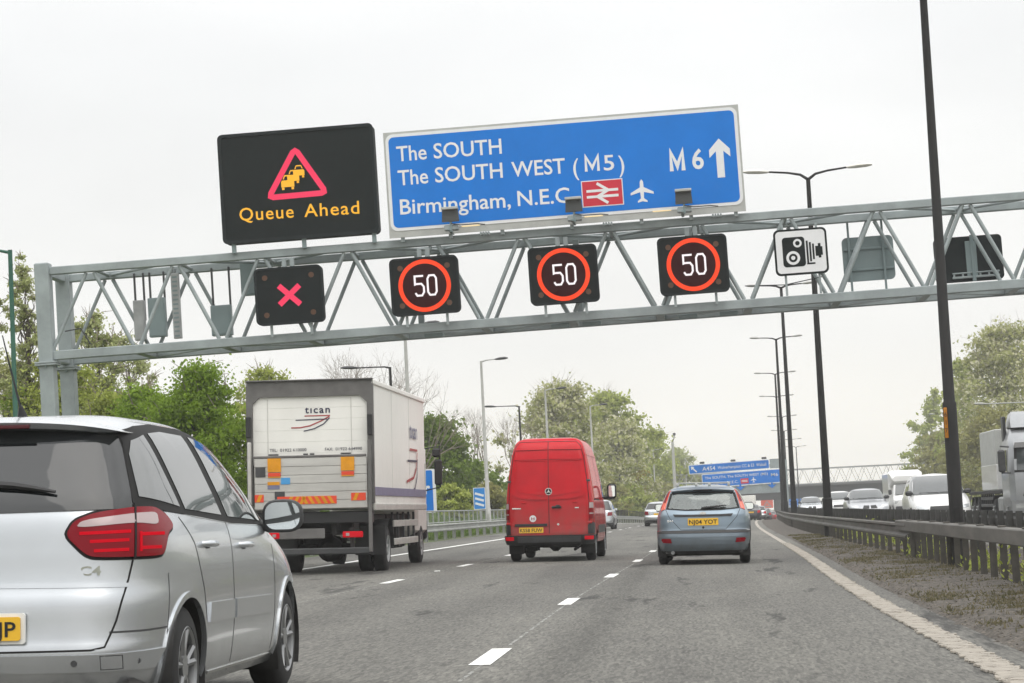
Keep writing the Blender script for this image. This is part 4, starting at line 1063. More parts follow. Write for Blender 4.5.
GT = 'trees on the bank left of the motorway'
tree('tall_tree', 'tall slim pale tree behind the gantry leg at the left edge', 22, 256, -22, 62, M['leaf_pale'], 110, 13950, 2.3, .85, .1, .14, 11, GT, twigs=320, lobes=.35, clump_r=.10)
tree('blossom_tree', 'white blossoming bush at the far left edge, above the silver car roof', 2, 352, -23, 70, M['leaf_blossom'], 70, 12400, 2.2, .8, .05, .1, 12, GT)
tree('round_tree', 'pale leafy tree just right of the two gantry legs', 92, 312, -21, 96, M['leaf_pale'], 110, 14725, 2.3, .9, .1, .14, 13, GT, twigs=300, clump_r=.11)
tree('low_tree', 'mid green bush between the gantry legs and the big bright green tree', 64, 356, -20.5, 120, M['leaf_yellow'], 90, 18600, 2.3, .8, .02, .12, 14, GT, twigs=100)
tree('green_tree', 'big bright green bushy tree left of the box truck', 200, 365, -15.5, 134, M['leaf_green'], 170, 46500, 2.4, .72, .02, .18, 15, GT, lobes=.22, clump_r=.13, twigs=160)
tree('green_tree', 'smaller green tree leaning into the left side of the big bright one', 142, 388, -17.5, 96, M['leaf_green'], 90, 18600, 2.3, .72, .02, .12, 16, GT, lobes=.2, twigs=80)
tree('pale_tree', 'pale thin tree showing over the shoulder of the bright green tree', 262, 364, -21, 90, M['leaf_yellow'], 70, 8060, 2.2, .8, .1, .12, 17, GT, twigs=260, clump_r=.11)
tree('pale_tree', 'pale wispy tree behind the tall slim one, right of the gantry legs', 122, 336, -25, 90, M['leaf_pale'], 70, 7130, 2.2, .85, .1, .12, 18, GT, twigs=300, clump_r=.11)
bare_tree('bare_tree', 'leafless tree poking up over the roof of the box truck', 362, 346, -18, 21, 5, .42, GT)
bare_tree('bare_tree', 'leafless tree with fine twigs behind the rear corner of the truck roof', 398, 366, -18, 22, 4, .42, GT)
tree('green_tree', 'dark green bush right of the box truck, behind its door mirror', 436, 416, -17, 76, M['leaf_deep'], 130, 29450, 2.4, .78, .02, .16, 23, GT, lobes=.2, clump_r=.13, twigs=100)
tree('green_tree', 'dark green bush low behind the countdown marker', 472, 460, -16.5, 62, M['leaf_deep'], 80, 12400, 2.3, .8, .02, .1, 24, GT)
bare_tree('bare_tree', 'slender leafless tree left of the red van roof', 478, 402, -19, 25, 3, .30, GT)
bare_tree('bare_tree', 'leafless tree touching the left edge of the red van', 503, 408, -19, 26, 3, .30, GT)
tree('blossom_tree', 'large pale blossoming tree rising behind the red van', 558, 384, -18, 108, M['leaf_blossom'], 170, 24800, 2.3, .85, .08, .22, 27, GT, twigs=700, lobes=.35, clump_r=.11)
tree('pale_tree', 'tall yellow green tree right of the blossom tree behind the van', 604, 390, -18, 92, M['leaf_yellow'], 140, 20150, 2.3, .85, .06, .2, 28, GT, twigs=420, lobes=.32, clump_r=.11)
tree('blossom_tree', 'pale blossoming tree between the red van and the far lamp column', 616, 420, -16, 78, M['leaf_blossom'], 100, 17050, 2.2, .8, .03, .16, 29, GT, twigs=260, clump_r=.12)
tree('pale_tree', 'yellow green tree behind the silver hatchback in the left lane', 644, 432, -17, 74, M['leaf_yellow'], 110, 17050, 2.2, .8, .04, .18, 30, GT, twigs=260, clump_r=.12)
tree('gold_bush', 'golden yellow bush above the silver hatchback in the left lane', 636, 466, -14.6, 34, M['leaf_gold'], 50, 5580, 2.2, .85, .02, .1, 31, GT, cat='bush')
tree('pale_tree', 'grey green tree left of the far blue signs', 672, 448, -17, 66, M['leaf_pale'], 90, 13175, 2.2, .8, .03, .2, 32, GT, twigs=220, clump_r=.12)
tree('pale_tree', 'dull green tree behind the roof of the pale blue hatchback', 704, 468, -17, 66, M['leaf_scrub'], 70, 10075, 2.2, .8, .02, .2, 33, GT)
GB = 'undergrowth bushes behind the railings'
for i, (px, pt, rel, w, mk, lb) in enumerate(((446, 486, -15, 60, 'leaf_yellow', 'scrubby pale green bush behind the railing next to the truck'), (488, 484, -15, 56, 'leaf_scrub', 'scrubby green bush just behind the countdown marker'), (522, 472, -16, 50, 'leaf_deep', 'dark scrubby bush by the left edge of the red van'), (560, 470, -15, 60, 'leaf_scrub', 'scrubby bush hidden mostly by the red van'), (602, 478, -15, 50, 'leaf_scrub', 'grey green scrubby bush right behind the red van door mirror'), (630, 486, -14, 40, 'leaf_yellow', 'low scrubby bush below the golden bush'), (660, 482, -14.5, 40, 'leaf_scrub', 'dull low bush above the silver hatchback in the left lane'), (690, 488, -14.5, 44, 'leaf_deep', 'dark low bush beside the roof of the pale blue hatchback'), (300, 400, -17, 130, 'leaf_deep', 'dark bush hidden behind the box truck'), (20, 392, -22, 90, 'leaf_green', 'fresh green bush behind the roof of the silver car'), (110, 396, -19, 70, 'leaf_yellow', 'yellow green bush behind the silver car roof, right of the gantry legs'))):
    tree('bush', lb, px, pt, rel, w, M[mk], 60, 9500, 2.2, .75, .0, .06, 50 + i, GB, cat='bush')
GR = 'trees on the bank right of the motorway'
tree('blossom_tree', 'big white blossoming tree behind the lorry at the right edge', 1002, 322, 726, 116, M['leaf_blossom'], 170, 31000, 2.3, .8, .02, .22, 41, GR, twigs=400, lobes=.28, clump_r=.12)
tree('pale_tree', 'yellow green tree left of the big blossoming tree on the right', 962, 360, 726, 62, M['leaf_yellow'], 100, 15500, 2.3, .85, .02, .18, 42, GR, twigs=260, clump_r=.12)
tree('pale_tree', 'yellow green tree standing alone left of the nearest dark lamp column', 931, 390, 727, 48, M['leaf_yellow'], 90, 10850, 2.2, .85, .04, .16, 43, GR, twigs=320, clump_r=.11, lobes=.35)
tree('green_tree', 'green tree low behind the nearest dark lamp column', 944, 430, 725, 74, M['leaf_scrub'], 90, 15500, 2.2, .75, .0, .16, 44, GR, twigs=100)
tree('green_tree', 'dull green tree low behind the lorry and its white container', 992, 412, 724, 90, M['leaf_scrub'], 100, 18600, 2.2, .75, .0, .16, 45, GR, twigs=100)
tree('blossom_tree', 'white blossoming tree cut off by the right edge of the picture', 1046, 336, 724, 90, M['leaf_blossom'], 120, 18600, 2.3, .8, .02, .18, 46, GR, twigs=200)
# ------------------------------------------------------------------ vehicles
class Hull:
    """car body from a side silhouette (rear and front y by height) and a rear silhouette (half width by height)"""
    def __init__(s, rear, front, width, nr=7, nf=5):
        s.fr, s.ff, s.fw = pchip(rear), pchip(front), pchip(width); s.nr, s.nf = nr, nf
        s.z0, s.z1 = rear[0][0], rear[-1][0]
        s.cache = {}
    def prof(s, z): return float(s.fr(z)), float(s.ff(z)), float(s.fw(z))
    def side(s, y, z):
        r, f, w = s.prof(z); c, a = (r + f) / 2, (f - r) / 2; n = s.nr if y < c else s.nf
        q = min(1, abs((y - c) / a)); return w * (1 - q ** n) ** (1 / n)
    def end(s, x, z, rear=True):
        r, f, w = s.prof(z); c, a = (r + f) / 2, (f - r) / 2; n = s.nr if rear else s.nf
        q = min(1, abs(x / w)); d = a * (1 - q ** n) ** (1 / n); return c - d if rear else c + d
    def outline(s, z):
        k = round(z, 4)
        if k in s.cache: return s.cache[k]
        r, f, w = s.prof(z); c, a = (r + f) / 2, (f - r) / 2
        t = np.linspace(0, PI / 2, 260) ** 1.0
        t = PI / 2 * (0.5 - 0.5 * np.cos(2 * t))
        xr = w * np.sin(t) ** (2 / s.nr); yr = c - a * np.cos(t) ** (2 / s.nr)
        t2 = t[::-1]
        xf = w * np.sin(t2) ** (2 / s.nf); yf = c + a * np.cos(t2) ** (2 / s.nf)
        x = np.concatenate([xr, xf[1:]]); y = np.concatenate([yr, yf[1:]])
        L = np.concatenate([[0], np.cumsum(np.hypot(np.diff(x), np.diff(y)))])
        s.cache[k] = (L, x, y); return s.cache[k]
    def perim(s, u, z):
        L, x, y = s.outline(z); q = abs(u)
        X, Y = np.interp(q, L, x), np.interp(q, L, y); return Vector((math.copysign(X, u) if u else 0, Y, z))
    def point(s, mode, a, z):
        if mode == 'side': return Vector((s.side(a, z), a, z))
        if mode == 'left': return Vector((-s.side(a, z), a, z))
        if mode == 'rear': return Vector((a, s.end(a, z), z))
        if mode == 'front': return Vector((a, s.end(a, z, False), z))
        return s.perim(a, z)
    def normal(s, mode, a, z):
        e = .004; P = s.point(mode, a, z)
        d1 = s.point(mode, a + e, z) - s.point(mode, a - e, z); zz = min(max(z, s.z0 + e), s.z1 - e); d2 = s.point(mode, a, zz + e) - s.point(mode, a, zz - e)
        n = d1.cross(d2)
        if n.length < 1e-9: return Vector((0, 0, 1))
        n.normalize(); ctr = Vector((0, (s.prof(z)[0] + s.prof(z)[1]) / 2, z - .2))
        return n if n.dot(P - ctr) > 0 else -n
    def body(s, name, m, parent, arches=(), nz=None, npm=220, step=.035, holes=()):
        zs = [s.z0]; z = s.z0
        while z < s.z1:
            d = .03
            for _ in range(12):
                a, b = s.prof(z), s.prof(min(s.z1, z + d))
                if max(abs(p - q) for p, q in zip(a, b)) < step * 1.6: break
                d *= .6
            z = min(s.z1, z + max(d, .0006)); zs.append(z)
        V = []
        for z in zs:
            L, x, y = s.outline(z); u = np.linspace(0, L[-1], npm // 2 + 1); X, Y = np.interp(u, L, x), np.interp(u, L, y)
            ring = [(X[i], Y[i], z) for i in range(len(u))] + [(-X[i], Y[i], z) for i in range(len(u) - 2, 0, -1)]
            V += ring
        n = npm
        F = [(i * n + j, i * n + (j + 1) % n, (i + 1) * n + (j + 1) % n, (i + 1) * n + j) for i in range(len(zs) - 1) for j in range(n)]
        F.append(tuple((len(zs) - 1) * n + j for j in range(n)))
        bm = bmesh.new(); vs = [bm.verts.new(v) for v in V]
        for f in F: bm.faces.new([vs[i] for i in f])
        bm.normal_update()
        for (ay, az, R) in arches:
            kill = [f for f in bm.faces if math.hypot(f.calc_center_median().y - ay, f.calc_center_median().z - az) < R and abs(f.calc_center_median().x) > .35]
            ks = set(kill); edge = {v for f in kill for v in f.verts if any(g not in ks for g in v.link_faces)}
            for v in edge:
                dy, dz = v.co.y - ay, v.co.z - az; d = math.hypot(dy, dz)
                if d > 1e-4: v.co.y, v.co.z = ay + dy / d * R, az + dz / d * R
            bmesh.ops.delete(bm, geom=kill, context='FACES')
        for mode, poly in holes:
            def inside(a, z):
                c = False; j = len(poly) - 1
                for i in range(len(poly)):
                    (xi, zi), (xj, zj) = poly[i], poly[j]
                    if (zi > z) != (zj > z) and a < (xj - xi) * (z - zi) / (zj - zi) + xi: c = not c
                    j = i
                return c
            kill = []
            for f in bm.faces:
                c = f.calc_center_median(); r_, f_, w_ = s.prof(min(s.z1, max(s.z0, c.z)))
                ok = (mode == 'rear' and c.y < (r_ + f_) / 2 and abs(f.normal.y) > .2) or (mode == 'front' and c.y > (r_ + f_) / 2 and abs(f.normal.y) > .2) or (mode == 'side' and c.x > 0 and abs(f.normal.x) > .3) or (mode == 'left' and c.x < 0 and abs(f.normal.x) > .3)
                if ok and inside(c.x if mode in ('rear', 'front') else c.y, c.z): kill.append(f)
            bmesh.ops.delete(bm, geom=kill, context='FACES')
        for f in bm.faces: f.smooth = True
        me = bpy.data.meshes.new(name); bm.to_mesh(me); bm.free(); me.materials.append(m)
        return link(name, me, parent)
    def drape(s, name, m, parent, mode, polys, off=.004, depth=.012, step=.06, smooth=35):
        """flat outlines laid over the body surface, standing off it by off and closed down to the body round the edge"""
        if not isinstance(polys[0][0], (tuple, list)): polys = [polys]
        mb = MB()
        for poly in polys:
            bm = bmesh.new(); f = bm.faces.new([bm.verts.new((a, b, 0)) for a, b in poly])
            bmesh.ops.triangulate(bm, faces=[f])
            xs = [p[0] for p in poly]; zs = [p[1] for p in poly]
            for axis, lo, hi in ((0, min(xs), max(xs)), (1, min(zs), max(zs))):
                k = int((hi - lo) / step)
                for i in range(1, k + 1):
                    c = lo + (hi - lo) * i / (k + 1); co = Vector((0, 0, 0)); no = Vector((0, 0, 0)); co[axis] = c; no[axis] = 1
                    bmesh.ops.bisect_plane(bm, geom=bm.verts[:] + bm.edges[:] + bm.faces[:], plane_co=co, plane_no=no, dist=1e-6)
            bm.verts.index_update(); P = []; Q = []
            for v in bm.verts:
                p, n = s.point(mode, v.co.x, v.co.y), s.normal(mode, v.co.x, v.co.y)
                P.append(p + n * off); Q.append(p + n * (off - depth))
            F = [tuple(v.index for v in f.verts) for f in bm.faces]; nV = len(P)
            E = [(e.verts[0].index, e.verts[1].index) for e in bm.edges if len(e.link_faces) == 1]
            mb.add(P + Q, F + [(a, b, b + nV, a + nV) for a, b in E]); bm.free()
        return mb.build(name, m, parent, smooth=smooth)
    def strip(s, name, m, parent, mode, pts, w=.006, off=.0015, closed=False, depth=.012, n=None):
        """narrow line along the body surface"""
        P = []
        for i in range(len(pts) - (0 if closed else 1)):
            a, b = pts[i], pts[(i + 1) % len(pts)]; k = max(1, int(math.hypot(a[0] - b[0], a[1] - b[1]) / .05))
            P += [(a[0] + (b[0] - a[0]) * t / k, a[1] + (b[1] - a[1]) * t / k) for t in range(k)]
        if not closed: P.append(pts[-1])
        mb = MB(); ring = []
        for i, p in enumerate(P):
            a = P[i - 1] if (i or closed) else P[0]; b = P[(i + 1) % len(P)] if (i < len(P) - 1 or closed) else P[-1]
            d = Vector((b[0] - a[0], b[1] - a[1])); d.normalize() if d.length > 0 else None; q = Vector((-d.y, d.x)) * w / 2
            r = []
            for sg, dep in ((1, off - depth), (1, off), (-1, off), (-1, off - depth)):
                A, Z = p[0] + q.x * sg, p[1] + q.y * sg; r.append(s.point(mode, A, Z) + s.normal(mode, A, Z) * dep)
            ring.append(r)
        if closed: ring.append(ring[0])
        mb.rings(ring, not closed); return mb.build(name, m, parent, smooth=40)

def wheel(parent, x, y, r, w, rim_r, spokes=5, side=1, rim='rim', dual=False, dish=.02):
    """one wheel: x is its outer face, side +1 right; tyre with the rim as its child"""
    b = MB(); n = 36
    prof = [(0.02, rim_r * .98), (0.0, rim_r), (0.006, r * .86), (.022, r * .95), (.05, r), (w - .05, r), (w - .022, r * .95), (w, r * .86), (w, rim_r)]
    rs = [[Vector((x - side * a, y + q * math.cos(2 * PI * k / n), r + q * math.sin(2 * PI * k / n))) for k in range(n)] for a, q in prof]
    b.rings(rs, False)
    t = b.build('wheel', M['tyre'], parent, smooth=40)
    b = MB()
    rs = [[Vector((x - side * a, y + q * math.cos(2 * PI * k / n), r + q * math.sin(2 * PI * k / n))) for k in range(n)] for a, q in ((.004, rim_r), (.0, rim_r * .97), (.012, rim_r * .90), (.09, rim_r * .86))]
    b.rings(rs, False)
    xo = x - side * dish
    for i in range(spokes):
        a = 2 * PI * i / spokes + .3
        for da in ((-.10, .10) if spokes <= 7 else (0,)):
            p = Vector((xo - side * .015, y + .05 * math.cos(a), r + .05 * math.sin(a))); q = Vector((xo, y + rim_r * .92 * math.cos(a + da * 2), r + rim_r * .92 * math.sin(a + da * 2)))
            b.bar(p, q, .035, rim_r * .17, up=(side, 0, 0)) if False else b.tube([p, p.lerp(q, .5), q], [rim_r * .11, rim_r * .085, rim_r * .09], 6)
    b.disc((xo + side * .006, y, r), .065, .03 * side, 16, 'x')
    b.mat(1).disc((x - side * .10, y, r), rim_r * .9, .01 * side, 24, 'x')
    b.build('rim', [M[rim], M['chassis']], t, smooth=40)
    return t

def arch_liner(parent, W, y, z, R):
    for sx in (-1, 1):
        b = MB(); n = 20; ring = [[Vector((sx * (W - d), y + R * math.cos(PI * k / n * 1.3 - .15 * PI), z + R * math.sin(PI * k / n * 1.3 - .15 * PI))) for k in range(n + 1)] for d in (.015, .34)]
        b.rings(ring, False, False)
        b.add([Vector((sx * (W - .34), y, z))] + ring[1], [(0, k, k + 1) for k in range(1, n + 1)])
        b.build('wheel_arch_liner', M['chassis'], parent, smooth=40)

def plate(parent, s, c, w=.52, h=.111, white=False, size=.075, rx=0):
    b = MB(); b.prism(rrect(w, h, .012), .012, c)
    add_text(b.mat(1), s, c[0], c[2] - size / 2, c[1] - .002, w=w * .92, h=size, anchor='c', bold=.015, t=.001)
    return b.build('number_plate', [M['plate_w' if white else 'plate_y'], M['ink']], parent)

def vehicle(name, label, cat, x, y, yaw=0.0, z=None, group=None, scale=1.0, level=False):
    zz = gz(x, y) if z is None else z
    return thing(name, label, cat, (x, y, zz + .008), (0, 0 if level else math.atan(S), -rad(yaw)), group, scale)

# ---- silver people carrier in the left foreground
def people_carrier():
    r = vehicle('people_carrier', 'silver people carrier in the left foreground with a wide red tail lamp', 'car', -3.835, 11.75, .6, scale=1.065)
    H = Hull([(.20, .16), (.28, .07), (.36, .03), (.46, .015), (.50, .028), (.56, .035), (.70, .045), (.76, .062), (.80, .07), (.95, .085), (1.08, .10), (1.17, .125), (1.30, .20), (1.42, .275), (1.54, .36), (1.58, .40), (1.61, .55), (1.64, .85), (1.665, 1.25), (1.68, 1.7)],
             [(.20, 4.34), (.28, 4.44), (.45, 4.47), (.62, 4.44), (.74, 4.36), (.84, 4.18), (.93, 3.90), (.99, 3.66), (1.05, 3.50), (1.16, 3.32), (1.28, 3.11), (1.40, 2.87), (1.50, 2.62), (1.57, 2.38), (1.62, 2.18), (1.65, 2.02), (1.68, 1.80)],
             [(.20, .84), (.28, .885), (.40, .905), (.52, .915), (.66, .918), (.80, .915), (.92, .908), (1.00, .896), (1.06, .878), (1.12, .855), (1.20, .825), (1.32, .775), (1.44, .722), (1.54, .665), (1.60, .60), (1.635, .50), (1.66, .32), (1.68, .06)], nr=6.0, nf=5)
    arches = ((.82, .315, .372), (3.55, .315, .372))
    H.body('body', M['silver'], r, arches, npm=300, step=.022, holes=[('rear', [(-.74, 1.15), (.70, 1.15), (.61, 1.525), (-.61, 1.525)])])
    for ay, az, R in arches:
        arch_liner(r, .915, ay, az, R)
        n = 26; A = [(ay + (R + .028) * math.cos(PI * (1.10 - 1.20 * k / n)), az + (R + .028) * math.sin(PI * (1.10 - 1.20 * k / n))) for k in range(n + 1)]
        B = [(ay + (R - .004) * math.cos(PI * (1.10 - 1.20 * k / n)), az + (R - .004) * math.sin(PI * (1.10 - 1.20 * k / n))) for k in range(n + 1)]
        A = [p for p in A if p[1] > .21]; B = [p for p in B if p[1] > .21]
        H.drape('wheel_arch', M['silver'], r, 'side', A + B[::-1], .010, .03, .04)
    for sx in (-1, 1):
        for y in (.82, 3.55): wheel(r, sx * .895, y, .322, .21, .215, 5, sx)
    MB().bbox((0, 2.2, .25), (1.62, 4.1, .14), .05).build('underbody', M['chassis'], r)
    # glass
    t = H.drape('rear_window', M['glass_dark'], r, 'perim', [(-.79, 1.13), (0, 1.135), (.80, 1.145), (.785, 1.22), (.705, 1.45), (.655, 1.535), (0, 1.56), (-.655, 1.535), (-.70, 1.45)], .009, .02, .035)
    for sg, nm in ((1, 'side'), (-1, 'left')):
        H.drape('window_surround', M['gap'], r, nm, [(.30, 1.165), (.62, 1.13), (1.2, 1.10), (2.0, 1.058), (3.18, 1.035), (3.42, 1.04), (3.20, 1.205), (2.95, 1.34), (2.62, 1.468), (2.25, 1.548), (1.8, 1.592), (1.2, 1.60), (.75, 1.575), (.48, 1.54), (.34, 1.40)], .005, .015, .05)
        H.drape('quarter_window', M['glass_side'], r, nm, [(.36, 1.205), (.87, 1.152), (.79, 1.528), (.56, 1.492), (.47, 1.42)], .010, .012, .05)
        H.drape('rear_door_window', M['glass_side'], r, nm, [(.965, 1.14), (1.77, 1.105), (1.67, 1.548), (1.2, 1.555), (.90, 1.538)], .010, .012, .05)
        H.drape('front_door_window', M['glass_side'], r, nm, [(1.92, 1.096), (2.85, 1.066), (2.72, 1.36), (2.48, 1.452), (2.2, 1.512), (1.82, 1.545)], .010, .012, .05)
        H.drape('corner_window', M['glass_side'], r, nm, [(2.95, 1.066), (3.30, 1.06), (3.14, 1.165), (2.86, 1.31)], .010, .012, .05)
        H.strip('waist_trim', M['chrome'], r, nm, [(.90, 1.122), (1.2, 1.102), (2.0, 1.062), (2.9, 1.042)], .012, .004)
        # shut lines, handles, rubbing strips
        H.strip('door_gap', M['gap'], r, nm, [(1.84, 1.07), (1.86, .9), (1.87, .5), (1.86, .24)], .008, .0012)
        H.strip('door_gap', M['gap'], r, nm, [(.80, 1.10), (.98, .96), (1.13, .72), (1.19, .55), (1.22, .34), (1.30, .25)], .008, .0012)
        H.strip('door_gap', M['gap'], r, nm, [(3.02, 1.03), (3.06, .8), (3.05, .5), (3.0, .24)], .008, .0012)
        H.drape('rubbing_strip', M['silver'], r, nm, [[(1.22, .535), (1.83, .53), (1.83, .635), (1.24, .64)], [(1.89, .53), (2.92, .515), (2.96, .62), (1.89, .635)]], .013, .03, .03)
        H.strip('sill_trim', M['chrome'], r, nm, [(1.32, .262), (3.02, .255)], .014, .006)
        for y0 in (1.26, 2.18):
            p = H.point(nm, y0, .955 - .02 * (y0 > 2)); b = MB(); z0 = p.z
            b.tube([(p.x - sg * .01, y0 - .1, z0), (p.x + sg * .03, y0 - .075, z0), (p.x + sg * .035, y0 + .07, z0 - .002), (p.x - sg * .01, y0 + .1, z0 - .003)], [.016, .018, .018, .014], 8)
            hd = b.build('door_handle', M['silver'], r, smooth=60)
            H.drape('handle_recess', M['trim'], hd, nm, rrect(.11, .045, .02, cx=y0, cz=z0 - .004), .002, .01, .03)
            MB().bbox((p.x + sg * .037, y0, z0 + .006), (.004, .15, .006), .002).build('handle_trim', M['chrome'], hd)
        # mirror
        p = H.point(nm, 2.93, 1.075); b = MB(); m0 = len(b.v)
        rs = []
        for t_, w_, h_, dy in ((0, .02, .02, .16), (.1, .075, .06, .145), (.35, .105, .085, .10), (.75, .122, .098, .02), (.95, .126, .102, -.02), (1, .118, .094, -.03)):
            rs.append([Vector((sg * (w_ * math.copysign(abs(math.cos(a)) ** .7, math.cos(a))), dy, h_ * math.copysign(abs(math.sin(a)) ** .7, math.sin(a)))) for a in np.linspace(0, 2 * PI, 24, endpoint=False)])
        b.rings(rs); c0 = Vector((p.x + sg * .155, 2.93, 1.075 + .02)); b.v = [tuple(Vector(v) + c0) for v in b.v]
        mi = b.build('door_mirror', M['trim'], r, smooth=50)
        b = MB(); b.prism([(c0.x + sg * a, c0.z + z_) for a, z_ in rrect(.215, .165, .065)], .006, (0, 2.93 - .036, 0)); b.build('mirror_glass', M['mirror'], mi)
        MB().tube([(p.x - sg * .03, 2.98, 1.06), (p.x + sg * .06, 2.95, 1.02), (c0.x, 2.95, 1.03)], [.035, .026, .03], 8).build('mirror_arm', M['trim'], mi, smooth=60)
        # tail lamp
        def soft(P, it=2):
            for _ in range(it):
                Q = []
                for i in range(len(P)):
                    (a, b_), (c, d_) = P[i], P[(i + 1) % len(P)]
                    Q += [(a * .82 + c * .18, b_ * .82 + d_ * .18), (a * .18 + c * .82, b_ * .18 + d_ * .82)]
                P = Q
            return P
        sgn = lambda P: [(sg * a, z - .03) for a, z in (soft(P) if len(P) > 4 else P)]
        lamp = H.drape('tail_lamp', M['gap'], r, 'perim', sgn([(.445, 1.05), (.49, 1.13), (.60, 1.172), (.80, 1.198), (.99, 1.198), (1.13, 1.155), (1.21, 1.10), (1.20, 1.065), (1.12, 1.04), (1.07, .955), (1.02, .925), (.60, .925), (.545, .948)]), .006, .02, .04)
        H.drape('lens', M['lamp_red'], lamp, 'perim', sgn([(.462, 1.05), (.50, 1.12), (.60, 1.158), (.80, 1.182), (.985, 1.182), (1.12, 1.142), (1.185, 1.098), (1.18, 1.075), (1.10, 1.05), (1.055, .965), (1.015, .94), (.605, .94), (.555, .96)]), .016, .018, .03)
        H.drape('clear_band', M['lamp_clear'], lamp, 'perim', sgn([(.51, 1.085), (.80, 1.105), (1.0, 1.09), (1.0, 1.155), (.80, 1.150), (.54, 1.122)]), .019, .006, .03)
        H.drape('light_bar', M['lamp_red_hot'], lamp, 'perim', [sgn([(.53, 1.05), (.78, 1.055), (.78, 1.07), (.53, 1.066)]), sgn([(.58, 1.01), (.77, 1.015), (.77, 1.03), (.58, 1.026)]), sgn([(.60, .965), (.77, .968), (.77, .984), (.60, .98)]), sgn([(.84, 1.04), (1.05, 1.04), (1.05, 1.056), (.84, 1.056)]), sgn([(.84, .975), (1.01, .975), (1.01, .991), (.84, .991)]), sgn([(.835, .965), (.85, .965), (.85, 1.06), (.835, 1.06)])], .019, .006, .04)
        H.strip('lamp_split', M['gap'], lamp, 'perim', [(sg * .81, 1.168), (sg * .805, .895)], .012, .020)
        # tailgate gap and bumper lines
        H.strip('tailgate_gap', M['gap'], r, 'perim', [(sg * .805, .895), (sg * .78, .80), (sg * .72, .60), (sg * .665, .475), (sg * .60, .462), (0, .458)], .010, .0015)
        H.strip('tailgate_gap', M['gap'], r, 'perim', [(sg * .80, 1.2), (sg * .745, 1.40), (sg * .69, 1.545)], .010, .006)
        H.strip('bumper_line', M['trim'], r, 'perim', [(sg * .685, .545), (sg * .9, .545), (sg * 1.12, .55)], .010, .0015)
        H.strip('bumper_line', M['trim'], r, 'perim', [(sg * 1.12, .82), (sg * 1.15, .70), (sg * 1.12, .45)], .006, .0012)
    H.strip('crease', M['silver'], r, 'perim', [(-.78, .772), (0, .78), (.78, .772)], .02, .006)
    H.drape('bumper_rail', M['silver'], r, 'perim', [(-1.10, .452), (-.98, .36), (.98, .36), (1.10, .452), (.6, .442), (-.6, .442)], .016, .03, .05)
    H.drape('bumper_skirt', M['trim'], r, 'perim', [(-.8, .202), (.8, .202), (.8, .222), (-.8, .222)], .006, .02, .08)
    H.drape('number_recess', M['silver'], r, 'perim', [(-.42, .465), (.42, .465), (.47, .66), (-.47, .66)], -.004, .02, .06)
    b = MB(); b.prism(rrect(.56, .15, .015), .02, (0, .008, .575)); b.build('plate_surround', M['plate_w'], r)
    plate(r, 'KX07 UJP', (0, -.006, .575), .52, .115)
    for a in (.52, .86): 
        p = H.perim(a, .40); MB().disc((p.x, p.y - .020, p.z), .016, .012, 14).build('parking_sensor', M['trim'], r)
    H.strip('tow_cover_gap', M['trim'], r, 'perim', [(.64, .37), (.75, .37), (.75, .435), (.64, .435)], .005, .017, True)
    p = H.perim(.60, .865); b = MB(); add_text(b, 'C4', .53, .825, p.y - .008, w=.11, h=.046, bold=.02, t=.006); b.build('badge', M['chrome'], r)
    # roof spoiler, high brake lamp, wiper, aerial
    b = MB(); rs = []
    for x in np.linspace(-.655, .655, 25):
        k = abs(x) / .655; yb = .265 + .14 * k ** 4; zt = 1.592 - .040 * k ** 2.2
        f = 1 - .93 * k ** 7; zc = zt - .012 * k ** 5
        rs.append([Vector((x, yb, zc)), Vector((x, yb + .02, zc - .028 * f)), Vector((x, yb + .16, zc - .052 * f)), Vector((x, yb + .40, zc + .012 * f)), Vector((x, yb + .40, zc + (.045 - .05 * k ** 4) * f)), Vector((x, yb + .12, zc + .028 * f))])
    b.rings(rs); b.build('roof_spoiler', M['silver'], r, smooth=40)
    b = MB(); b.bbox((0, .272, 1.568), (.46, .012, .018), .004); b.build('high_brake_lamp', M['lamp_smoked'], r)
    b = MB(); P0 = H.perim(-.05, 1.215); n0 = H.normal('perim', -.05, 1.215)
    pts = [H.perim(a, 1.205 + .055 * math.sin(PI * (a + .42) / .86) + .01) + H.normal('perim', a, 1.21) * .03 for a in np.linspace(-.42, .40, 9)]
    b.tube(pts, [.016, .02, .022, .022, .022, .02, .018, .014, .008], 6); b.disc((P0.x, P0.y - .03, P0.z), .04, .06, 12); b.build('rear_wiper', M['black'], r, smooth=50)
    b = MB(); b.tube([(.02, .84, 1.625), (.02, .82, 1.665), (.02, .80, 1.70)], [.035, .022, .01], 8); b.tube([(.02, .80, 1.69), (.02, .62, 1.90), (.02, .50, 2.05)], [.007, .005, .003], 6); b.build('aerial', M['black'], r, smooth=60)
    for sg in (1, -1):
        b = MB()
        H.drape('head_lamp', M['lamp_head'], r, 'side' if sg > 0 else 'left', [(3.98, .66), (4.30, .62), (4.33, .74), (4.0, .80)], .006, .02, .05)
    H.drape('windscreen', M['glass_front'], r, 'front', [(-.74, 1.06), (.74, 1.06), (.60, 1.56), (-.60, 1.56)], .004, .02, .06)
    return r
people_carrier()

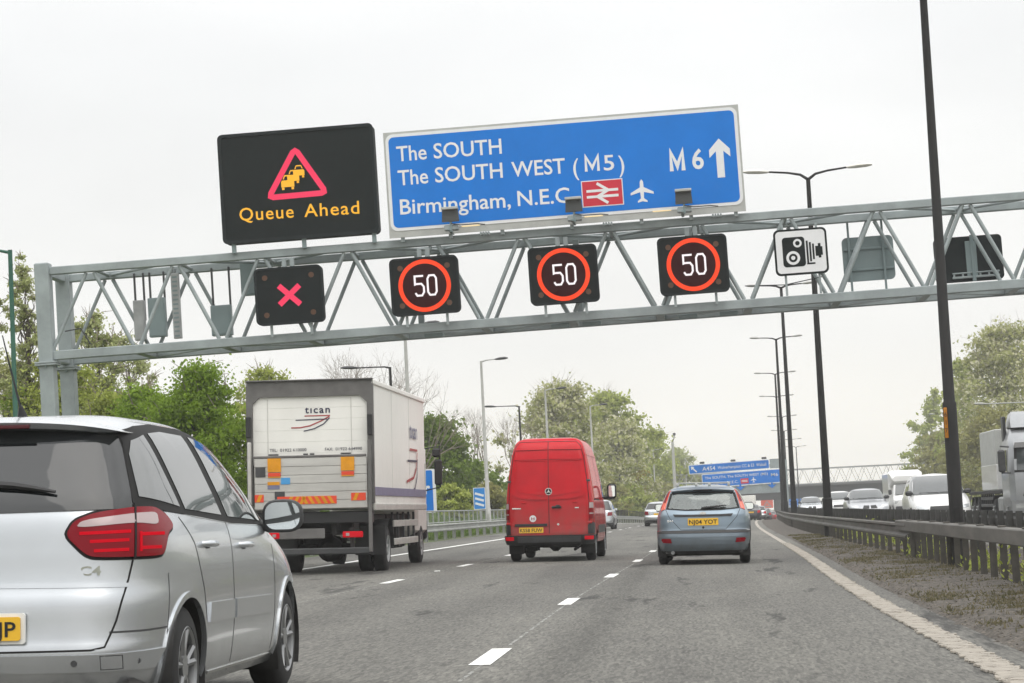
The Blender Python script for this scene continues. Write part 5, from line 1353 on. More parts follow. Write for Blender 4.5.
# ---- generic small hatchback / saloon used for the pale blue car and the distant traffic
def car(name, label, x, y, paint, kind='hatch', yaw=0.0, facing=1, z=None, scale=1.0, detail=1, plate_text=None, group=None, level=False, cat='car', lit=False):
    """facing +1: we see the rear (drives away); -1: oncoming"""
    zz = gz(x, y) if z is None else z
    r = thing(name, label, cat, (x, y, zz + .008), (0, 0 if level else math.atan(S) * facing, -rad(yaw) + (0 if facing > 0 else PI)), group, scale)
    if kind == 'hatch':
        rear = [(.19, .20), (.25, .10), (.34, .03), (.44, .0), (.54, .0), (.585, .03), (.60, .055), (.75, .07), (.87, .085), (.93, .12), (1.0, .19), (1.15, .33), (1.28, .45), (1.32, .50), (1.36, .62), (1.39, .85), (1.41, 1.15), (1.43, 1.6)]
        front = [(.19, 3.98), (.30, 4.12), (.5, 4.15), (.66, 4.08), (.76, 3.92), (.84, 3.6), (.90, 3.2), (.95, 2.98), (1.05, 2.82), (1.2, 2.56), (1.3, 2.34), (1.37, 2.08), (1.41, 1.85), (1.43, 1.7)]
        width = [(.19, .76), (.26, .81), (.38, .838), (.52, .848), (.70, .849), (.84, .838), (.92, .812), (1.0, .78), (1.12, .73), (1.24, .672), (1.32, .61), (1.37, .53), (1.405, .40), (1.425, .2), (1.43, .06)]
        zb, WB, R, L = .93, (.78, 3.40), .305, 4.15
    elif kind == 'saloon':
        rear = [(.19, .15), (.28, .04), (.42, 0), (.60, .02), (.80, .05), (.92, .10), (.97, .35), (1.0, .62), (1.05, .74), (1.2, .98), (1.32, 1.25), (1.38, 1.55), (1.41, 1.9)]
        front = [(.19, 4.35), (.30, 4.46), (.48, 4.48), (.64, 4.42), (.74, 4.25), (.82, 3.85), (.88, 3.4), (.93, 3.2), (1.05, 2.98), (1.2, 2.70), (1.31, 2.45), (1.38, 2.2), (1.41, 2.0)]
        width = [(.19, .78), (.26, .83), (.38, .862), (.55, .872), (.72, .868), (.84, .852), (.92, .82), (1.0, .76), (1.12, .70), (1.24, .64), (1.32, .58), (1.37, .47), (1.40, .25), (1.41, .06)]
        zb, WB, R, L = .93, (.95, 3.68), .31, 4.48
    else:                                                        # people carrier
        rear = [(.19, .15), (.28, .05), (.42, 0), (.60, .02), (.9, .06), (1.1, .12), (1.3, .24), (1.5, .36), (1.58, .45), (1.63, .7), (1.66, 1.1), (1.68, 1.6)]
        front = [(.19, 4.30), (.30, 4.42), (.50, 4.45), (.68, 4.38), (.80, 4.18), (.92, 3.80), (1.0, 3.52), (1.1, 3.34), (1.28, 3.04), (1.45, 2.70), (1.56, 2.38), (1.63, 2.1), (1.68, 1.75)]
        width = [(.19, .80), (.26, .86), (.40, .89), (.6, .90), (.8, .895), (.95, .88), (1.05, .85), (1.2, .80), (1.4, .735), (1.55, .66), (1.62, .55), (1.66, .3), (1.68, .06)]
        zb, WB, R, L = 1.02, (.85, 3.55), .32, 4.45
    H = Hull(rear, front, width, 6.0, 4.6)
    zt = H.z1; fw = H.fw
    arches = [(WB[0], R, R + .055), (WB[1], R, R + .055)]
    gx0 = float(fw(zb + .02)) - .085; gx1 = float(fw(zt - .13)) - .05
    zt1 = zt - .115
    rw = [(-gx0, zb + .05), (gx0, zb + .05), (gx1, zt1), (-gx1, zt1)]
    wide = detail >= 1
    holes = []
    if detail == 2:
        ins = lambda P, k: [((a - 0) * (1 - k), z_ + (k * .35 if z_ < zb + .2 else -k * .25)) for a, z_ in P]
        rw = [(-.655, .985), (-.3, .955), (.3, .955), (.655, .985), (.575, 1.265), (.3, 1.285), (-.3, 1.285), (-.575, 1.265)]
        fwd = [(-.68, .965), (.68, .965), (.56, 1.33), (-.56, 1.33)]
        holes = [('rear', ins(rw, .06)), ('front', ins(fwd, .06))]
    H.body('body', M[paint], r, arches, npm=240 if detail == 2 else 120, step=.025 if detail == 2 else .06, holes=holes)
    for ay, az, RR in arches: arch_liner(r, float(fw(.5)) - .005, ay, az, RR)
    for sx in (-1, 1):
        for yy in WB: wheel(r, sx * (float(fw(.4)) - .015), yy, R, .19, R * .64, 5, sx)
    MB().bbox((0, L / 2, .22), (float(fw(.3)) * 1.7, L * .9, .13), .04).build('underbody', M['chassis'], r)
    if detail == 2:
        g = H.drape('rear_window', M['glass_clear'], r, 'rear', rw, .004, .006, .05)
        def inset(P, k): 
            cx = 0; cz = sum(p[1] for p in P) / len(P); return [(a * (1 - k), cz + (z_ - cz) * (1 - k * 1.9)) for a, z_ in P]
        inn = inset(rw, .06); mbp = []
        for i in range(len(rw)):
            j = (i + 1) % len(rw); mbp.append([rw[i], rw[j], inn[j], inn[i]])
        H.drape('window_border', M['gap'], g, 'rear', mbp, .007, .008, .06)
        H.drape('windscreen', M['glass_clear'], r, 'front', fwd, .004, .006, .06)
        b = MB()
        for sx in (-.42, 0, .42): b.bbox((sx, .92, 1.04), (.25, .10, .17), .05)
        b.bbox((0, .95, .80), (1.2, .16, .42), .06); b.build('rear_seat', M['trim'], r, smooth=40)
        b = MB()
        for sx in (-.36, .36): b.bbox((sx, 1.95, 1.09), (.26, .10, .22), .05); b.bbox((sx, 1.95, .78), (.46, .16, .52), .08)
        b.build('front_seats', M['trim'], r, smooth=40)
        b = MB(); b.bbox((0, 2.72, .86), (1.3, .5, .14), .05); b.bbox((0, 1.6, .5), (1.35, 2.4, .06), .02); b.build('dashboard', M['black'], r)
    else:
        H.drape('rear_window', M['glass_dark'], r, 'rear', rw, .012, .02, .06)
        fz = zb + .03
        gxf = float(fw(fz)) - .10
        ws = H.drape('windscreen', M['glass_front'], r, 'front', [(-gxf, fz), (gxf, fz), (gx1 + .02, zt - .085), (-gx1 - .02, zt - .085)], .018, .03, .06)
        b = MB()
        for sx in (-.3, .3):
            pts = [H.point('front', sx + q, fz + .04 + .02 * q) + Vector((0, .025, .01)) for q in (-.28, 0, .28)]; b.tube(pts, .014, 5)
        b.build('wipers', M['black'], ws)
    for sg, nm in ((1, 'side'), (-1, 'left')):
        y0 = float(H.fr(zb + .12)) + .22; y1 = float(H.ff(zb + .06)) - .28; yt0 = float(H.fr(zt1)) + .30; yt1 = float(H.ff(zt1)) - .22
        ym = y0 + (y1 - y0) * .52
        H.drape('side_window', M['glass_side'], r, nm, [(y0, zb + .075), (ym - .03, zb + .06), (ym - .03, zt1), (yt0, zt1 - .01)], .005, .02, .1)
        H.drape('side_window', M['glass_side'], r, nm, [(ym + .03, zb + .06), (y1, zb + .05), (yt1, zt1 - .01), (ym + .03, zt1)], .005, .02, .1)
        p = H.point(nm, y1 - .02, zb + .06); b = MB()
        b.bbox((p.x + sg * .11, p.y - .05, p.z + .03), (.21, .12, .15), .045); mi = b.build('door_mirror', M['trim'], r, smooth=40)
        MB().prism([(p.x + sg * .11 + a, p.z + .03 + c) for a, c in rrect(.17, .115, .035)], .005, (0, p.y - .115, 0)).build('mirror_glass', M['mirror'], mi)
        H.strip('door_gap', M['gap'], r, nm, [(ym, zb), (ym + .02, .3)], .008, .0015)
        H.strip('door_gap', M['gap'], r, nm, [(y1 - .12, zb), (y1 - .1, .3)], .008, .0015)
        # lamps
        if detail == 2:
            lm = H.drape('tail_lamp', M['lamp_orange'], r, 'perim', [(sg * .70, .985), (sg * .835, .955), (sg * .87, 1.06), (sg * .80, 1.17), (sg * .705, 1.305), (sg * .625, 1.32), (sg * .66, 1.15)], .010, .02, .04)
            H.drape('brake_lens', M['lamp_red'], lm, 'perim', [(sg * .70, 1.10), (sg * .80, 1.10), (sg * .78, 1.17), (sg * .70, 1.29), (sg * .645, 1.30), (sg * .67, 1.18)], .014, .006, .04)
            H.drape('bumper_lamp', M['lamp_red'], r, 'perim', [(sg * .56, .395), (sg * .74, .40), (sg * .78, .45), (sg * .74, .468), (sg * .58, .465)], .032, .03, .05)
        else:
            H.drape('tail_lamp', M['lamp_red_hot' if lit else 'lamp_red'], r, 'perim', [(sg * .55, zb - .27), (sg * .95, zb - .25), (sg * .97, zb - .05), (sg * .60, zb - .07)], .008, .02, .08)
            H.drape('head_lamp', M['lamp_head'], r, 'front', [(sg * .42, .60), (sg * .74, .64), (sg * .76, .73), (sg * .50, .71)], .008, .02, .06)
    if detail == 2:
        H.drape('bumper', M['blue_car'], r, 'perim', [(-1.1, .36), (1.1, .36), (1.1, .565), (-1.1, .565)], .018, .03, .07)
        H.drape('bumper_moulding', M['black'], r, 'perim', [(-1.05, .55), (1.05, .55), (1.05, .585), (-1.05, .585)], .024, .03, .07)
        H.strip('bumper_trim', M['chrome'], r, 'perim', [(-1.05, .597), (1.05, .597)], .016, .024)
        H.strip('bumper_crease', M['blue_car'], r, 'perim', [(-.98, .485), (.98, .485)], .02, .026)
        H.drape('valance', M['black'], r, 'perim', [(-.9, .195), (.9, .195), (.9, .255), (-.9, .255)], .010, .03, .07)
        H.drape('lower_bumper', M['blue_car'], r, 'perim', [(-1.0, .25), (1.0, .25), (1.05, .365), (-1.05, .365)], .012, .03, .07)
        H.drape('plate_recess', M['blue_car'], r, 'rear', [(-.30, .655), (.30, .655), (.46, .855), (-.46, .855)], .002, .01, .06)
        H.drape('grip_bar', M['black'], r, 'rear', [(-.50, .848), (.50, .848), (.53, .888), (.30, .880), (-.30, .880), (-.53, .888)], .020, .03, .07)
        H.strip('tailgate_gap', M['gap'], r, 'rear', [(-.66, .98), (-.60, .84), (-.40, .62), (.40, .62), (.60, .84), (.66, .98)], .008, .002)
        p = H.point('rear', 0, .755); plate(r, plate_text, (0, p.y - .018, .757), .54, .125, size=.078)
        p = H.point('rear', 0, .66); MB().disc((0, p.y - .004, .655), .022, .012, 12).build('lock_badge', M['gap'], r)
        p = H.point('rear', 0, .90); MB().prism([(.055 * math.cos(a), .905 + .026 * math.sin(a)) for a in np.linspace(0, 2 * PI, 20, endpoint=False)], .012, (0, p.y - .012, 0)).build('oval_badge', M['chrome'], r)
        b = MB(); p = H.point('rear', -.56, .775); 
        for i in range(4): b.bbox((-.62 + .037 * i, p.y - .002, .775), (.026, .012, .026 + .01 * (i == 0)), .004)
        b.build('badge', M['chrome'], r)
        pts = [H.point('rear', a, .99 + .035 * math.sin(a * 3)) + Vector((0, -.03, .012)) for a in np.linspace(-.02, .42, 6)]
        b = MB(); b.tube(pts, [.02, .022, .02, .018, .014, .008], 6); b.disc((0, pts[0].y, .985), .035, .05, 10); b.build('rear_wiper', M['black'], r, smooth=50)
        b = MB(); rs = []
        for x in np.linspace(-.56, .56, 15):
            k = abs(x) / .56; rs.append([Vector((x, .40 + .06 * k ** 3, 1.335 - .028 * k ** 2)), Vector((x, .43 + .06 * k ** 3, 1.308 - .028 * k ** 2)), Vector((x, .72, 1.33 - .03 * k ** 2)), Vector((x, .72, 1.385 - .045 * k ** 2))])
        b.rings(rs); b.build('roof_spoiler', M['blue_car'], r, smooth=40)
        MB().bbox((0, .398, 1.318), (.34, .014, .022), .004).build('high_brake_lamp', M['gap'], r)
        b = MB()                                                  # low bars across the roof
        for yy in (1.0, 1.75):
            b.tube([(-.50, yy, 1.455), (.50, yy, 1.455)], .011, 8)
            for sx in (-.47, -.12, .12, .47): b.bbox((sx, yy, 1.425), (.05, .05, .05), .010)
        b.build('roof_bars', M['lantern'], r, smooth=40)
        b = MB(); b.tube([(-.55, .28, .22), (-.55, .06, .215)], .032, 10); b.build('exhaust_pipe', M['rim'], r, smooth=50)
    else:
        p = H.point('front', 0, .52); 
        if facing < 0:
            H.drape('grille', M['black'], r, 'front', [(-.42, .56), (.42, .56), (.38, .70), (-.38, .70)] if kind != 'saloon' else [(-.30, .58), (-.03, .58), (-.03, .70), (-.24, .71)], .008, .02, .08)
            if kind == 'saloon': H.drape('grille', M['black'], r, 'front', [(.03, .58), (.30, .58), (.24, .71), (.03, .70)], .008, .02, .08)
            H.drape('air_intake', M['black'], r, 'front', [(-.6, .30), (.6, .30), (.55, .42), (-.55, .42)], .006, .02, .1)
        b = MB(); p = H.point('rear', 0, .70); b.prism(rrect(.52, .115, .01), .012, (0, p.y - .016, .70)); b.build('number_plate', M['plate_y'], r)
        H.drape('bumper', M['trim'] if kind != 'saloon' else M[paint], r, 'perim', [(-1.0, .25), (1.0, .25), (1.0, .36), (-1.0, .36)], .012, .03, .1)
    return r

car('hatchback', 'pale blue hatchback straight ahead with yellow plate NJ04 YOT', .02, 46.6, 'blue_car', 'hatch', .8, 1, scale=1.135, detail=2, plate_text='NJ04 YOT')
# ---- red high roof van
def red_van():
    r = vehicle('panel_van', 'red high roof panel van with a yellow plate in the middle lane', 'van', -3.44, 52.0, .9, scale=1.02)
    H = Hull([(.40, .10), (.46, .05), (.60, .03), (.80, .05), (1.4, .075), (2.0, .12), (2.35, .17), (2.55, .23), (2.66, .32), (2.72, .48), (2.76, .9), (2.78, 1.8)],
             [(.40, 5.85), (.6, 5.9), (.85, 5.86), (1.05, 5.72), (1.2, 5.45), (1.32, 5.15), (1.5, 4.98), (1.9, 4.68), (2.2, 4.42), (2.45, 4.1), (2.62, 3.75), (2.72, 3.3), (2.78, 2.4)],
             [(.40, .955), (.50, .985), (.70, .995), (1.1, .993), (1.4, .980), (1.8, .935), (2.2, .868), (2.42, .825), (2.58, .775), (2.67, .715), (2.73, .62), (2.765, .42), (2.78, .1)], nr=15, nf=7)
    WB = (1.15, 4.75); arches = tuple((y, .345, .40) for y in WB)
    H.body('body', M['red'], r, arches, npm=260, step=.03)
    for y in WB: arch_liner(r, .985, y, .345, .40)
    for sx in (-1, 1):
        for y in WB: wheel(r, sx * .965, y, .345, .225, .21, 6, sx)
    b = MB(); b.bbox((0, 2.9, .44), (1.7, 5.2, .16), .05); b.bbox((0, 1.15, .36), (1.5, .14, .14), .05); b.bbox((.05, 1.15, .33), (.30, .3, .24), .1); b.bbox((.3, .5, .36), (.7, .5, .12), .05)
    b.tube([(.55, 1.6, .3), (.55, .25, .26)], .035, 8); b.build('underbody', M['chassis'], r)
    G = M['gap']
    H.strip('door_gap', G, r, 'rear', [(0, .62), (0, 2.70)], .014, .003)
    H.strip('door_gap', G, r, 'rear', [(-.88, .62), (-.90, 1.2), (-.865, 1.7), (-.79, 2.3), (-.72, 2.56), (-.62, 2.66), (.62, 2.66), (.72, 2.56), (.79, 2.3), (.865, 1.7), (.90, 1.2), (.88, .62)], .012, .003)
    for z, x in ((2.50, .72), (2.285, .76)):
        for sg in (-1, 1): H.strip('door_rib', M['red'], r, 'rear', [(sg * .03, z), (sg * x, z - .01)], .045, .024)
        for sg in (-1, 1): H.strip('door_rib_gap', G, r, 'rear', [(sg * .03, z - .02), (sg * x, z - .03)], .012, .005)
    for sg in (-1, 1):
        H.strip('door_crease', M['red'], r, 'rear', [(sg * .04, 1.39), (sg * .4, 1.395), (sg * .65, 1.43), (sg * .82, 1.50)], .045, .022)
        H.strip('door_crease', M['red'], r, 'rear', [(sg * .06, 2.24), (sg * .06, 1.46), (sg * .70, 1.56), (sg * .68, 2.24), (sg * .06, 2.24)], .028, .014)
        for z in (.85, 1.78):
            p = H.point('rear', sg * .905 if z < 1 else sg * .875, z); MB().bbox((p.x, p.y - .012, z), (.10, .04, .05), .01).build('hinge', M['trim'] if z > 1 else M['red'], r)
        lm = H.drape('tail_lamp', M['lamp_red'], r, 'perim', [(sg * .885, .93), (sg * 1.08, .93), (sg * 1.09, 1.30), (sg * .885, 1.30)], .012, .02, .05)
        H.drape('clear_band', M['lamp_clear'], lm, 'perim', [[(sg * .895, 1.17), (sg * 1.075, 1.17), (sg * 1.08, 1.29), (sg * .895, 1.29)], [(sg * .895, 1.035), (sg * 1.07, 1.035), (sg * 1.07, 1.065), (sg * .895, 1.065)]], .016, .006, .05)
        H.drape('corner_moulding', M['black'], r, 'perim', [(sg * .86, .60), (sg * 1.32, .60), (sg * 1.32, .82), (sg * .98, .86), (sg * .86, .80)], .010, .02, .08)
        H.drape('reflector', M['lamp_red_hot'], r, 'perim', [(sg * .78, .49), (sg * .96, .49), (sg * .96, .56), (sg * .78, .56)], .062, .02, .06)
        nm = 'side' if sg > 0 else 'left'
        H.drape('side_moulding', M['black'], r, nm, [(1.65, .60), (4.25, .60), (4.25, .78), (1.65, .78)], .012, .03, .2)
        H.drape('side_window', M['glass_side'], r, nm, [(3.75, 1.40), (4.75, 1.36), (4.55, 1.72), (4.25, 2.02), (3.75, 2.05)], .006, .02, .1)
        H.strip('door_gap', G, r, nm, [(3.6, .5), (3.62, 2.3)], .012, .002)
        H.strip('door_gap', G, r, nm, [(2.3, .5), (2.32, 2.35)], .012, .002)
        H.strip('side_rail', G, r, nm, [(.5, 1.36), (2.3, 1.36)], .03, .003)
        H.strip('roof_seam', M['red'], r, nm, [(.3, 2.36), (4.1, 2.36)], .03, .01)
        p = H.point(nm, 4.55, 1.42); b = MB(); b.bbox((p.x + sg * .22, p.y, 1.56), (.22, .12, .36), .05); b.bbox((p.x + sg * .1, p.y + .02, 1.40), (.26, .08, .07), .02)
        mi = b.build('door_mirror', M['black'], r, smooth=40)
        MB().prism([(p.x + sg * .22 + a, 1.56 + c) for a, c in rrect(.15, .26, .03)], .006, (0, p.y - .066, 0)).build('mirror_glass', M['mirror'], mi)
    H.drape('rear_bumper', M['black'], r, 'perim', [(-1.15, .405), (1.15, .405), (1.15, .585), (-1.15, .585)], .05, .08, .08)
    H.drape('step', M['trim'], r, 'rear', [(-.7, .455), (.7, .455), (.7, .56), (-.7, .56)], .075, .04, .08)
    H.drape('plate_light_strip', M['black'], r, 'rear', [(-.76, .785), (-.04, .785), (-.04, .84), (-.76, .84)], .03, .04, .08)
    p = H.point('rear', -.38, .70); plate(r, 'KS58 FUW', (-.40, p.y - .02, .70), .54, .12, size=.08)
    p = H.point('rear', .2, 1.2); b = MB(); b.bbox((.17, p.y - .02, 1.20), (.22, .05, .05), .015); b.bbox((.20, p.y - .025, 1.225), (.10, .04, .05), .012); b.build('door_handle', M['black'], r)
    for sx in (-.56, .58):
        p = H.point('rear', sx, 1.30); MB().bbox((sx, p.y - .006, 1.31), (.11, .03, .05), .012).build('door_stop', M['red'], r)
    p = H.point('rear', 0, 1.55); b = MB(); C = lambda R, n=28: [(R * math.cos(2 * PI * i / n), R * math.sin(2 * PI * i / n)) for i in range(n)]
    b.prism(C(.078), .012, (0, p.y - .016, 1.55)); em = b.build('emblem', M['gap'], r)
    b = MB(); b.ring_prism(C(.078), C(.066), .012, (0, p.y - .026, 1.55))
    star = []
    for i in range(6):
        a = PI / 2 + i * PI / 3; R = .068 if i % 2 == 0 else .014; star.append((R * math.cos(a), R * math.sin(a)))
    b.prism(star, .01, (0, p.y - .024, 1.55)); b.build('star', M['chrome'], em)
    p = H.point('rear', -.35, .95); b = MB(); b.prism(C(.075), .003, (-.36, p.y - .006, .955)); b.mat(1); add_text(b, 'H', -.36, .925, p.y - .008, w=.075, h=.06, anchor='c', bold=.03); b.build('round_sticker', [M['sign_white'], M['ink_red']], r)
    for x, w in ((-.72, .2), (.62, .09)):
        p = H.point('rear', x, 1.18); MB().bbox((x, p.y - .006, 1.18), (w, .01, .03), .004).build('badge', M['chrome'], r)
    MB().disc((.2, H.point('rear', .2, .82).y - .004, .82), .025, .01, 12).build('lock', M['chrome'], r)
    H.drape('windscreen', M['glass_front'], r, 'front', [(-.84, 1.40), (.84, 1.40), (.72, 2.15), (-.72, 2.15)], .005, .02, .12)
    return r
red_van()

# ---- white box truck with a raised tail lift
def box_truck():
    X0 = -7.675; r = vehicle('box_truck', 'white box truck with tican lettering and a raised tail lift in the left lane', 'truck', X0, 45.0, .12, z=.19)
    Wd, HT, ZB, LN = 1.27, 3.85, 1.30, 8.4
    b = MB(); b.bbox((0, LN / 2 + .06, (HT + ZB) / 2), (Wd * 2 - .04, LN - .1, HT - ZB), .03); box = b.build('box_body', M['truck_white'], r)
    for sx in (-1, 1):
        MB().bbox((sx * (Wd - .01), LN / 2, HT - .05), (.05, LN, .1), .015).build('roof_rail', M['truck_white'], r)
        MB().bbox((sx * (Wd - .01), LN / 2, ZB + .03), (.05, LN, .14), .015).build('side_rail', M['alu'], r)
        MB().bbox((sx * Wd, LN / 2 + .05, ZB + .34), (.012, LN - .12, .17), .004).build('side_band', M['band_blue'], r)
        for i in range(1, 3): MB().box((sx * (Wd - .018), LN * i / 3, (HT + ZB) / 2 + .05), (.006, .02, HT - ZB - .35)).build('panel_joint', M['alu'], r)
    # rear frame with chamfered opening
    o = [(-Wd, ZB + .95), (-Wd, HT), (Wd, HT), (Wd, ZB + .95)]
    zi = HT - .31; xi = Wd - .125
    b = MB(); b.prism([(-Wd, ZB + .1), (-Wd, HT), (Wd, HT), (Wd, ZB + .1), (xi, ZB + .1), (xi, zi - .14), (xi - .14, zi), (-xi + .14, zi), (-xi, zi - .14), (-xi, ZB + .1)], .10, (0, 0, 0)); b.build('rear_frame', M['truck_grey'], r)
    MB().bbox((0, .02, HT + .012), (Wd * 2, .16, .03), .01).build('frame_cap', M['truck_grey'], r)
    b = MB()
    n = 6
    for i in range(n):
        z0 = ZB + .9 + (zi - ZB - .9) * i / n; z1 = ZB + .9 + (zi - ZB - .9) * (i + 1) / n
        b.bbox((0, .075, (z0 + z1) / 2), (xi * 2, .03, z1 - z0 - .002), .002)
    sh = b.build('shutter', M['truck_white'], r)
    for sx in (-.85, .82): MB().bbox((sx, .055, ZB + 1.6), (.01, .012, 1.2), .003).build('shutter_strap', M['alu'], sh)
    yt = .054
    b = MB(); add_text(b, 'tıcan', -.10, zi - .33, yt, w=.50, h=.145, bold=.016, space=1.2); b.build('lettering', M['ink_navy'], sh)
    b = MB(); b.stroke([(-.11, zi - .385), (.40, zi - .385)], .022, .004, (0, yt, 0)); 
    b.stroke([(.39, zi - .40), (.22, zi - .49), (.0, zi - .58), (-.20, zi - .615), (-.38, zi - .615)], .024, .004, (0, yt - .001, 0)); b.build('red_swoosh', M['ink_red'], sh)
    b = MB(); b.stroke([(-.29, zi - .465), (.34, zi - .455)], .018, .004, (0, yt - .002, 0)); b.stroke([(.39, zi - .43), (.27, zi - .55), (.08, zi - .64), (-.13, zi - .685)], .02, .004, (0, yt - .003, 0)); b.build('dark_swoosh', M['ink_navy'], sh)
    zt = ZB + 1.16
    for s_, x_ in (('TEL:', -.82), ('FAX:', .29)):
        b = MB(); add_text(b, s_, x_, zt, yt, w=.16, h=.062, bold=.008); b.build('lettering', M['ink_soft'], sh)
        for w_, dx_, ww in (('01922', .21, .23), ('610000' if x_ < 0 else '644990', .47, .27)):
            b = MB(); add_text(b, w_, x_ + dx_, zt, yt, w=ww, h=.062, bold=.008); b.build('lettering', M['ink_soft'], sh)
    # tail lift platform standing upright against the door
    zp0, zp1 = ZB + .02, ZB + 1.02; b = MB()
    m = 6
    for i in range(m): b.bbox((0.02, -.06, zp0 + (zp1 - zp0) * (i + .5) / m), (Wd * 2 - .30, .07, (zp1 - zp0) / m - .006), .006)
    lf = b.build('tail_lift', M['alu'], r)
    MB().bbox((0, -.05, zp1 + .03), (Wd * 2 - .30, .10, .05), .01).build('lift_edge', M['truck_grey'], lf)
    b = MB()
    for sx in (-.72, -.08, .05, .72): b.bbox((sx, -.06, zp1 + .075), (.20 if abs(sx) > .5 else .09, .06, .03), .006)
    b.build('lift_stops', M['trim'], lf)
    for sx in (-1, 1):
        MB().bbox((sx * (Wd - .075), -.10, 1.55), (.065, .10, 2.2), .01).build('lift_rail', M['truck_grey' if sx > 0 else 'alu'], r)
        MB().bbox((sx * (Wd - .06), -.085, 2.95), (.10, .08, .42), .015).build('lift_motor', M['black'], r)
    yp = -.098
    def patch(nm, x0, z0, x1, z1, m, dy=0): MB().box(((x0 + x1) / 2, yp - dy - .004, (z0 + z1) / 2), (x1 - x0, .008, z1 - z0)).build(nm, m, lf)
    for nm, x0 in (('warning_flag', -.83), ('warning_flag', .63)):
        b = MB(); b.box((x0 + .13, yp - .012, zp1 - .13), (.265, .018, .27)); b.mat(1).box((x0 + .13, yp - .012, zp1 - .315), (.25, .016, .07)); b.mat(2).box((x0 + .13, yp - .010, zp1 - .365), (.25, .014, .022))
        b.build(nm, [M['sticker_o'], M['sticker_r'], M['sticker_o']], lf)
    patch('dark_patch', -1.08, zp1 - .36, -.88, zp1 - .17, M['trim']); patch('dark_patch', -.70, zp0 + .17, -.50, zp0 + .35, M['trim'])
    patch('warning_sticker', -.84, zp1 - .52, -.60, zp1 - .455, M['sticker_o']); patch('warning_sticker', -.84, zp1 - .60, -.60, zp1 - .525, M['band_blue']); patch('blue_sticker', -.57, zp1 - .51, -.39, zp1 - .38, M['sticker_b'])
    b = MB(); b.box((.02 - .08, yp - .005, zp0 + .17), (1.18, .008, .155)); b.mat(1)
    for i in range(9):
        x = -.61 + i * .13; z0, z1 = zp0 + .095, zp0 + .245; s = .09 if i < 4 else -.09
        b.prism([(x, z0), (x + .065, z0), (x + .065 + s, z1), (x + s, z1)], .004, (0, yp - .0125, 0)) if -.6 < x + min(0, s) and x + .065 + max(0, s) < .54 else None
    b.build('chevron_strip', [M['sticker_r'], M['sticker_o']], lf)
    for x0, x1 in ((.82, 1.11), (-1.10, -.92)):
        b = MB(); b.box(((x0 + x1) / 2, yp - .005, zp0 + .22), (x1 - x0, .008, .15)); b.mat(1)
        b.prism([(x0 + .03, zp0 + .15), (x0 + .10, zp0 + .15), (x0 + .16, zp0 + .29), (x0 + .09, zp0 + .29)], .004, (0, yp - .0125, 0)); b.build('chevron_strip', [M['sticker_r'], M['sticker_o']], lf)
    # chassis
    b = MB(); b.bbox((0, .12, ZB - .16), (Wd * 2 - .1, .16, .24), .02).build('lift_beam', M['black'], r)
    b = MB()
    for sx in (-.42, .42): b.bbox((sx, 5.0, .92), (.09, 9.6, .26), .01)
    b.bbox((0, 1.0, .98), (1.5, .8, .3), .04); b.bbox((0, 2.0, 1.12), (2.0, 2.8, .14), .03); b.bbox((0, 5.6, 1.12), (2.0, 4, .14), .03); b.build('chassis', M['chassis'], r)
    MB().bbox((-.30, -.02, .83), (1.15, .03, .20), .01).build('plate_board', M['truck_grey'], r)
    MB().bbox((0, -.02, .48), (2.36, .12, .13), .02).build('under_run_bar', M['trim'], r)
    for sx in (-1, 1): MB().bbox((sx * .8, .1, .68), (.08, .10, .5), .01).build('bar_bracket', M['chassis'], r)
    for sx in (-1, 1):
        b = MB(); b.bbox((sx * .83, -.03, .80), (.40, .06, .12), .015); lm = b.build('tail_lamp', M['lamp_red_hot'], r)
        MB().bbox((sx * .73, -.062, .80), (.07, .01, .06), .004).build('reversing_lens', M['lamp_clear'], lm)
    # wheels
    for sx in (-1, 1):
        wheel(r, sx * 1.20, 2.35, .475, .28, .28, 8, sx, 'galv', dish=.05); wheel(r, sx * .88, 2.35, .475, .26, .27, 8, sx, 'galv', dish=-.06)
        wheel(r, sx * 1.06, 9.1, .475, .28, .28, 8, sx, 'galv', dish=.04)
        n = 16
        b = MB(); ring = [[Vector((sx * x, 2.35 + .57 * math.cos(PI * k / n), .50 + .57 * math.sin(PI * k / n))) for k in range(n + 1)] for x in (1.24, .60)]
        b.rings(ring, False, False); ring = [[Vector((sx * x, 2.35 + .59 * math.cos(PI * k / n), .50 + .59 * math.sin(PI * k / n))) for k in range(n + 1)] for x in (.60, 1.24)]
        b.rings(ring, False, False); b.build('mudguard', M['black'], r, smooth=50)
        MB().bbox((sx * .92, 1.70, .66), (.62, .02, .6), .005).build('mud_flap', M['black'], r)
        for z in (.98, .60): MB().bbox((sx * 1.18, 5.35, z), (.04, 4.0, .14), .01).build('side_guard', M['alu'], r)
        for y in (3.5, 4.4, 5.3, 6.2, 7.1): MB().bbox((sx * 1.13, y, .85), (.05, .07, .75), .01).build('guard_post', M['trim'], r)
        b = MB(); b.bbox((sx * .80, 5.2, .72), (.55, 1.5, .55), .06); b.build('fuel_tank', M['chassis'], r)
        b = MB(); b.bbox((sx * 1.42, 9.7, 2.15), (.18, .10, .62), .04); b.bbox((sx * 1.38, 9.71, 2.62), (.20, .10, .22), .04); b.tube([(sx * 1.10, 9.75, 2.72), (sx * 1.45, 9.73, 2.78), (sx * 1.46, 9.73, 1.8), (sx * 1.10, 9.75, 1.72)], .02, 6); b.build('door_mirror', M['black'], r)
    b = MB(); b.tube([(-1.0, 2.35, .48), (-.3, 2.35, .5), (.3, 2.35, .5), (1.0, 2.35, .48)], [.10, .11, .11, .10], 10); b.tube([(0, 2.0, .48), (0, 2.2, .48), (0, 2.5, .48), (0, 2.7, .48)], [.14, .26, .26, .12], 14); b.build('rear_axle', M['chassis'], r, smooth=50)
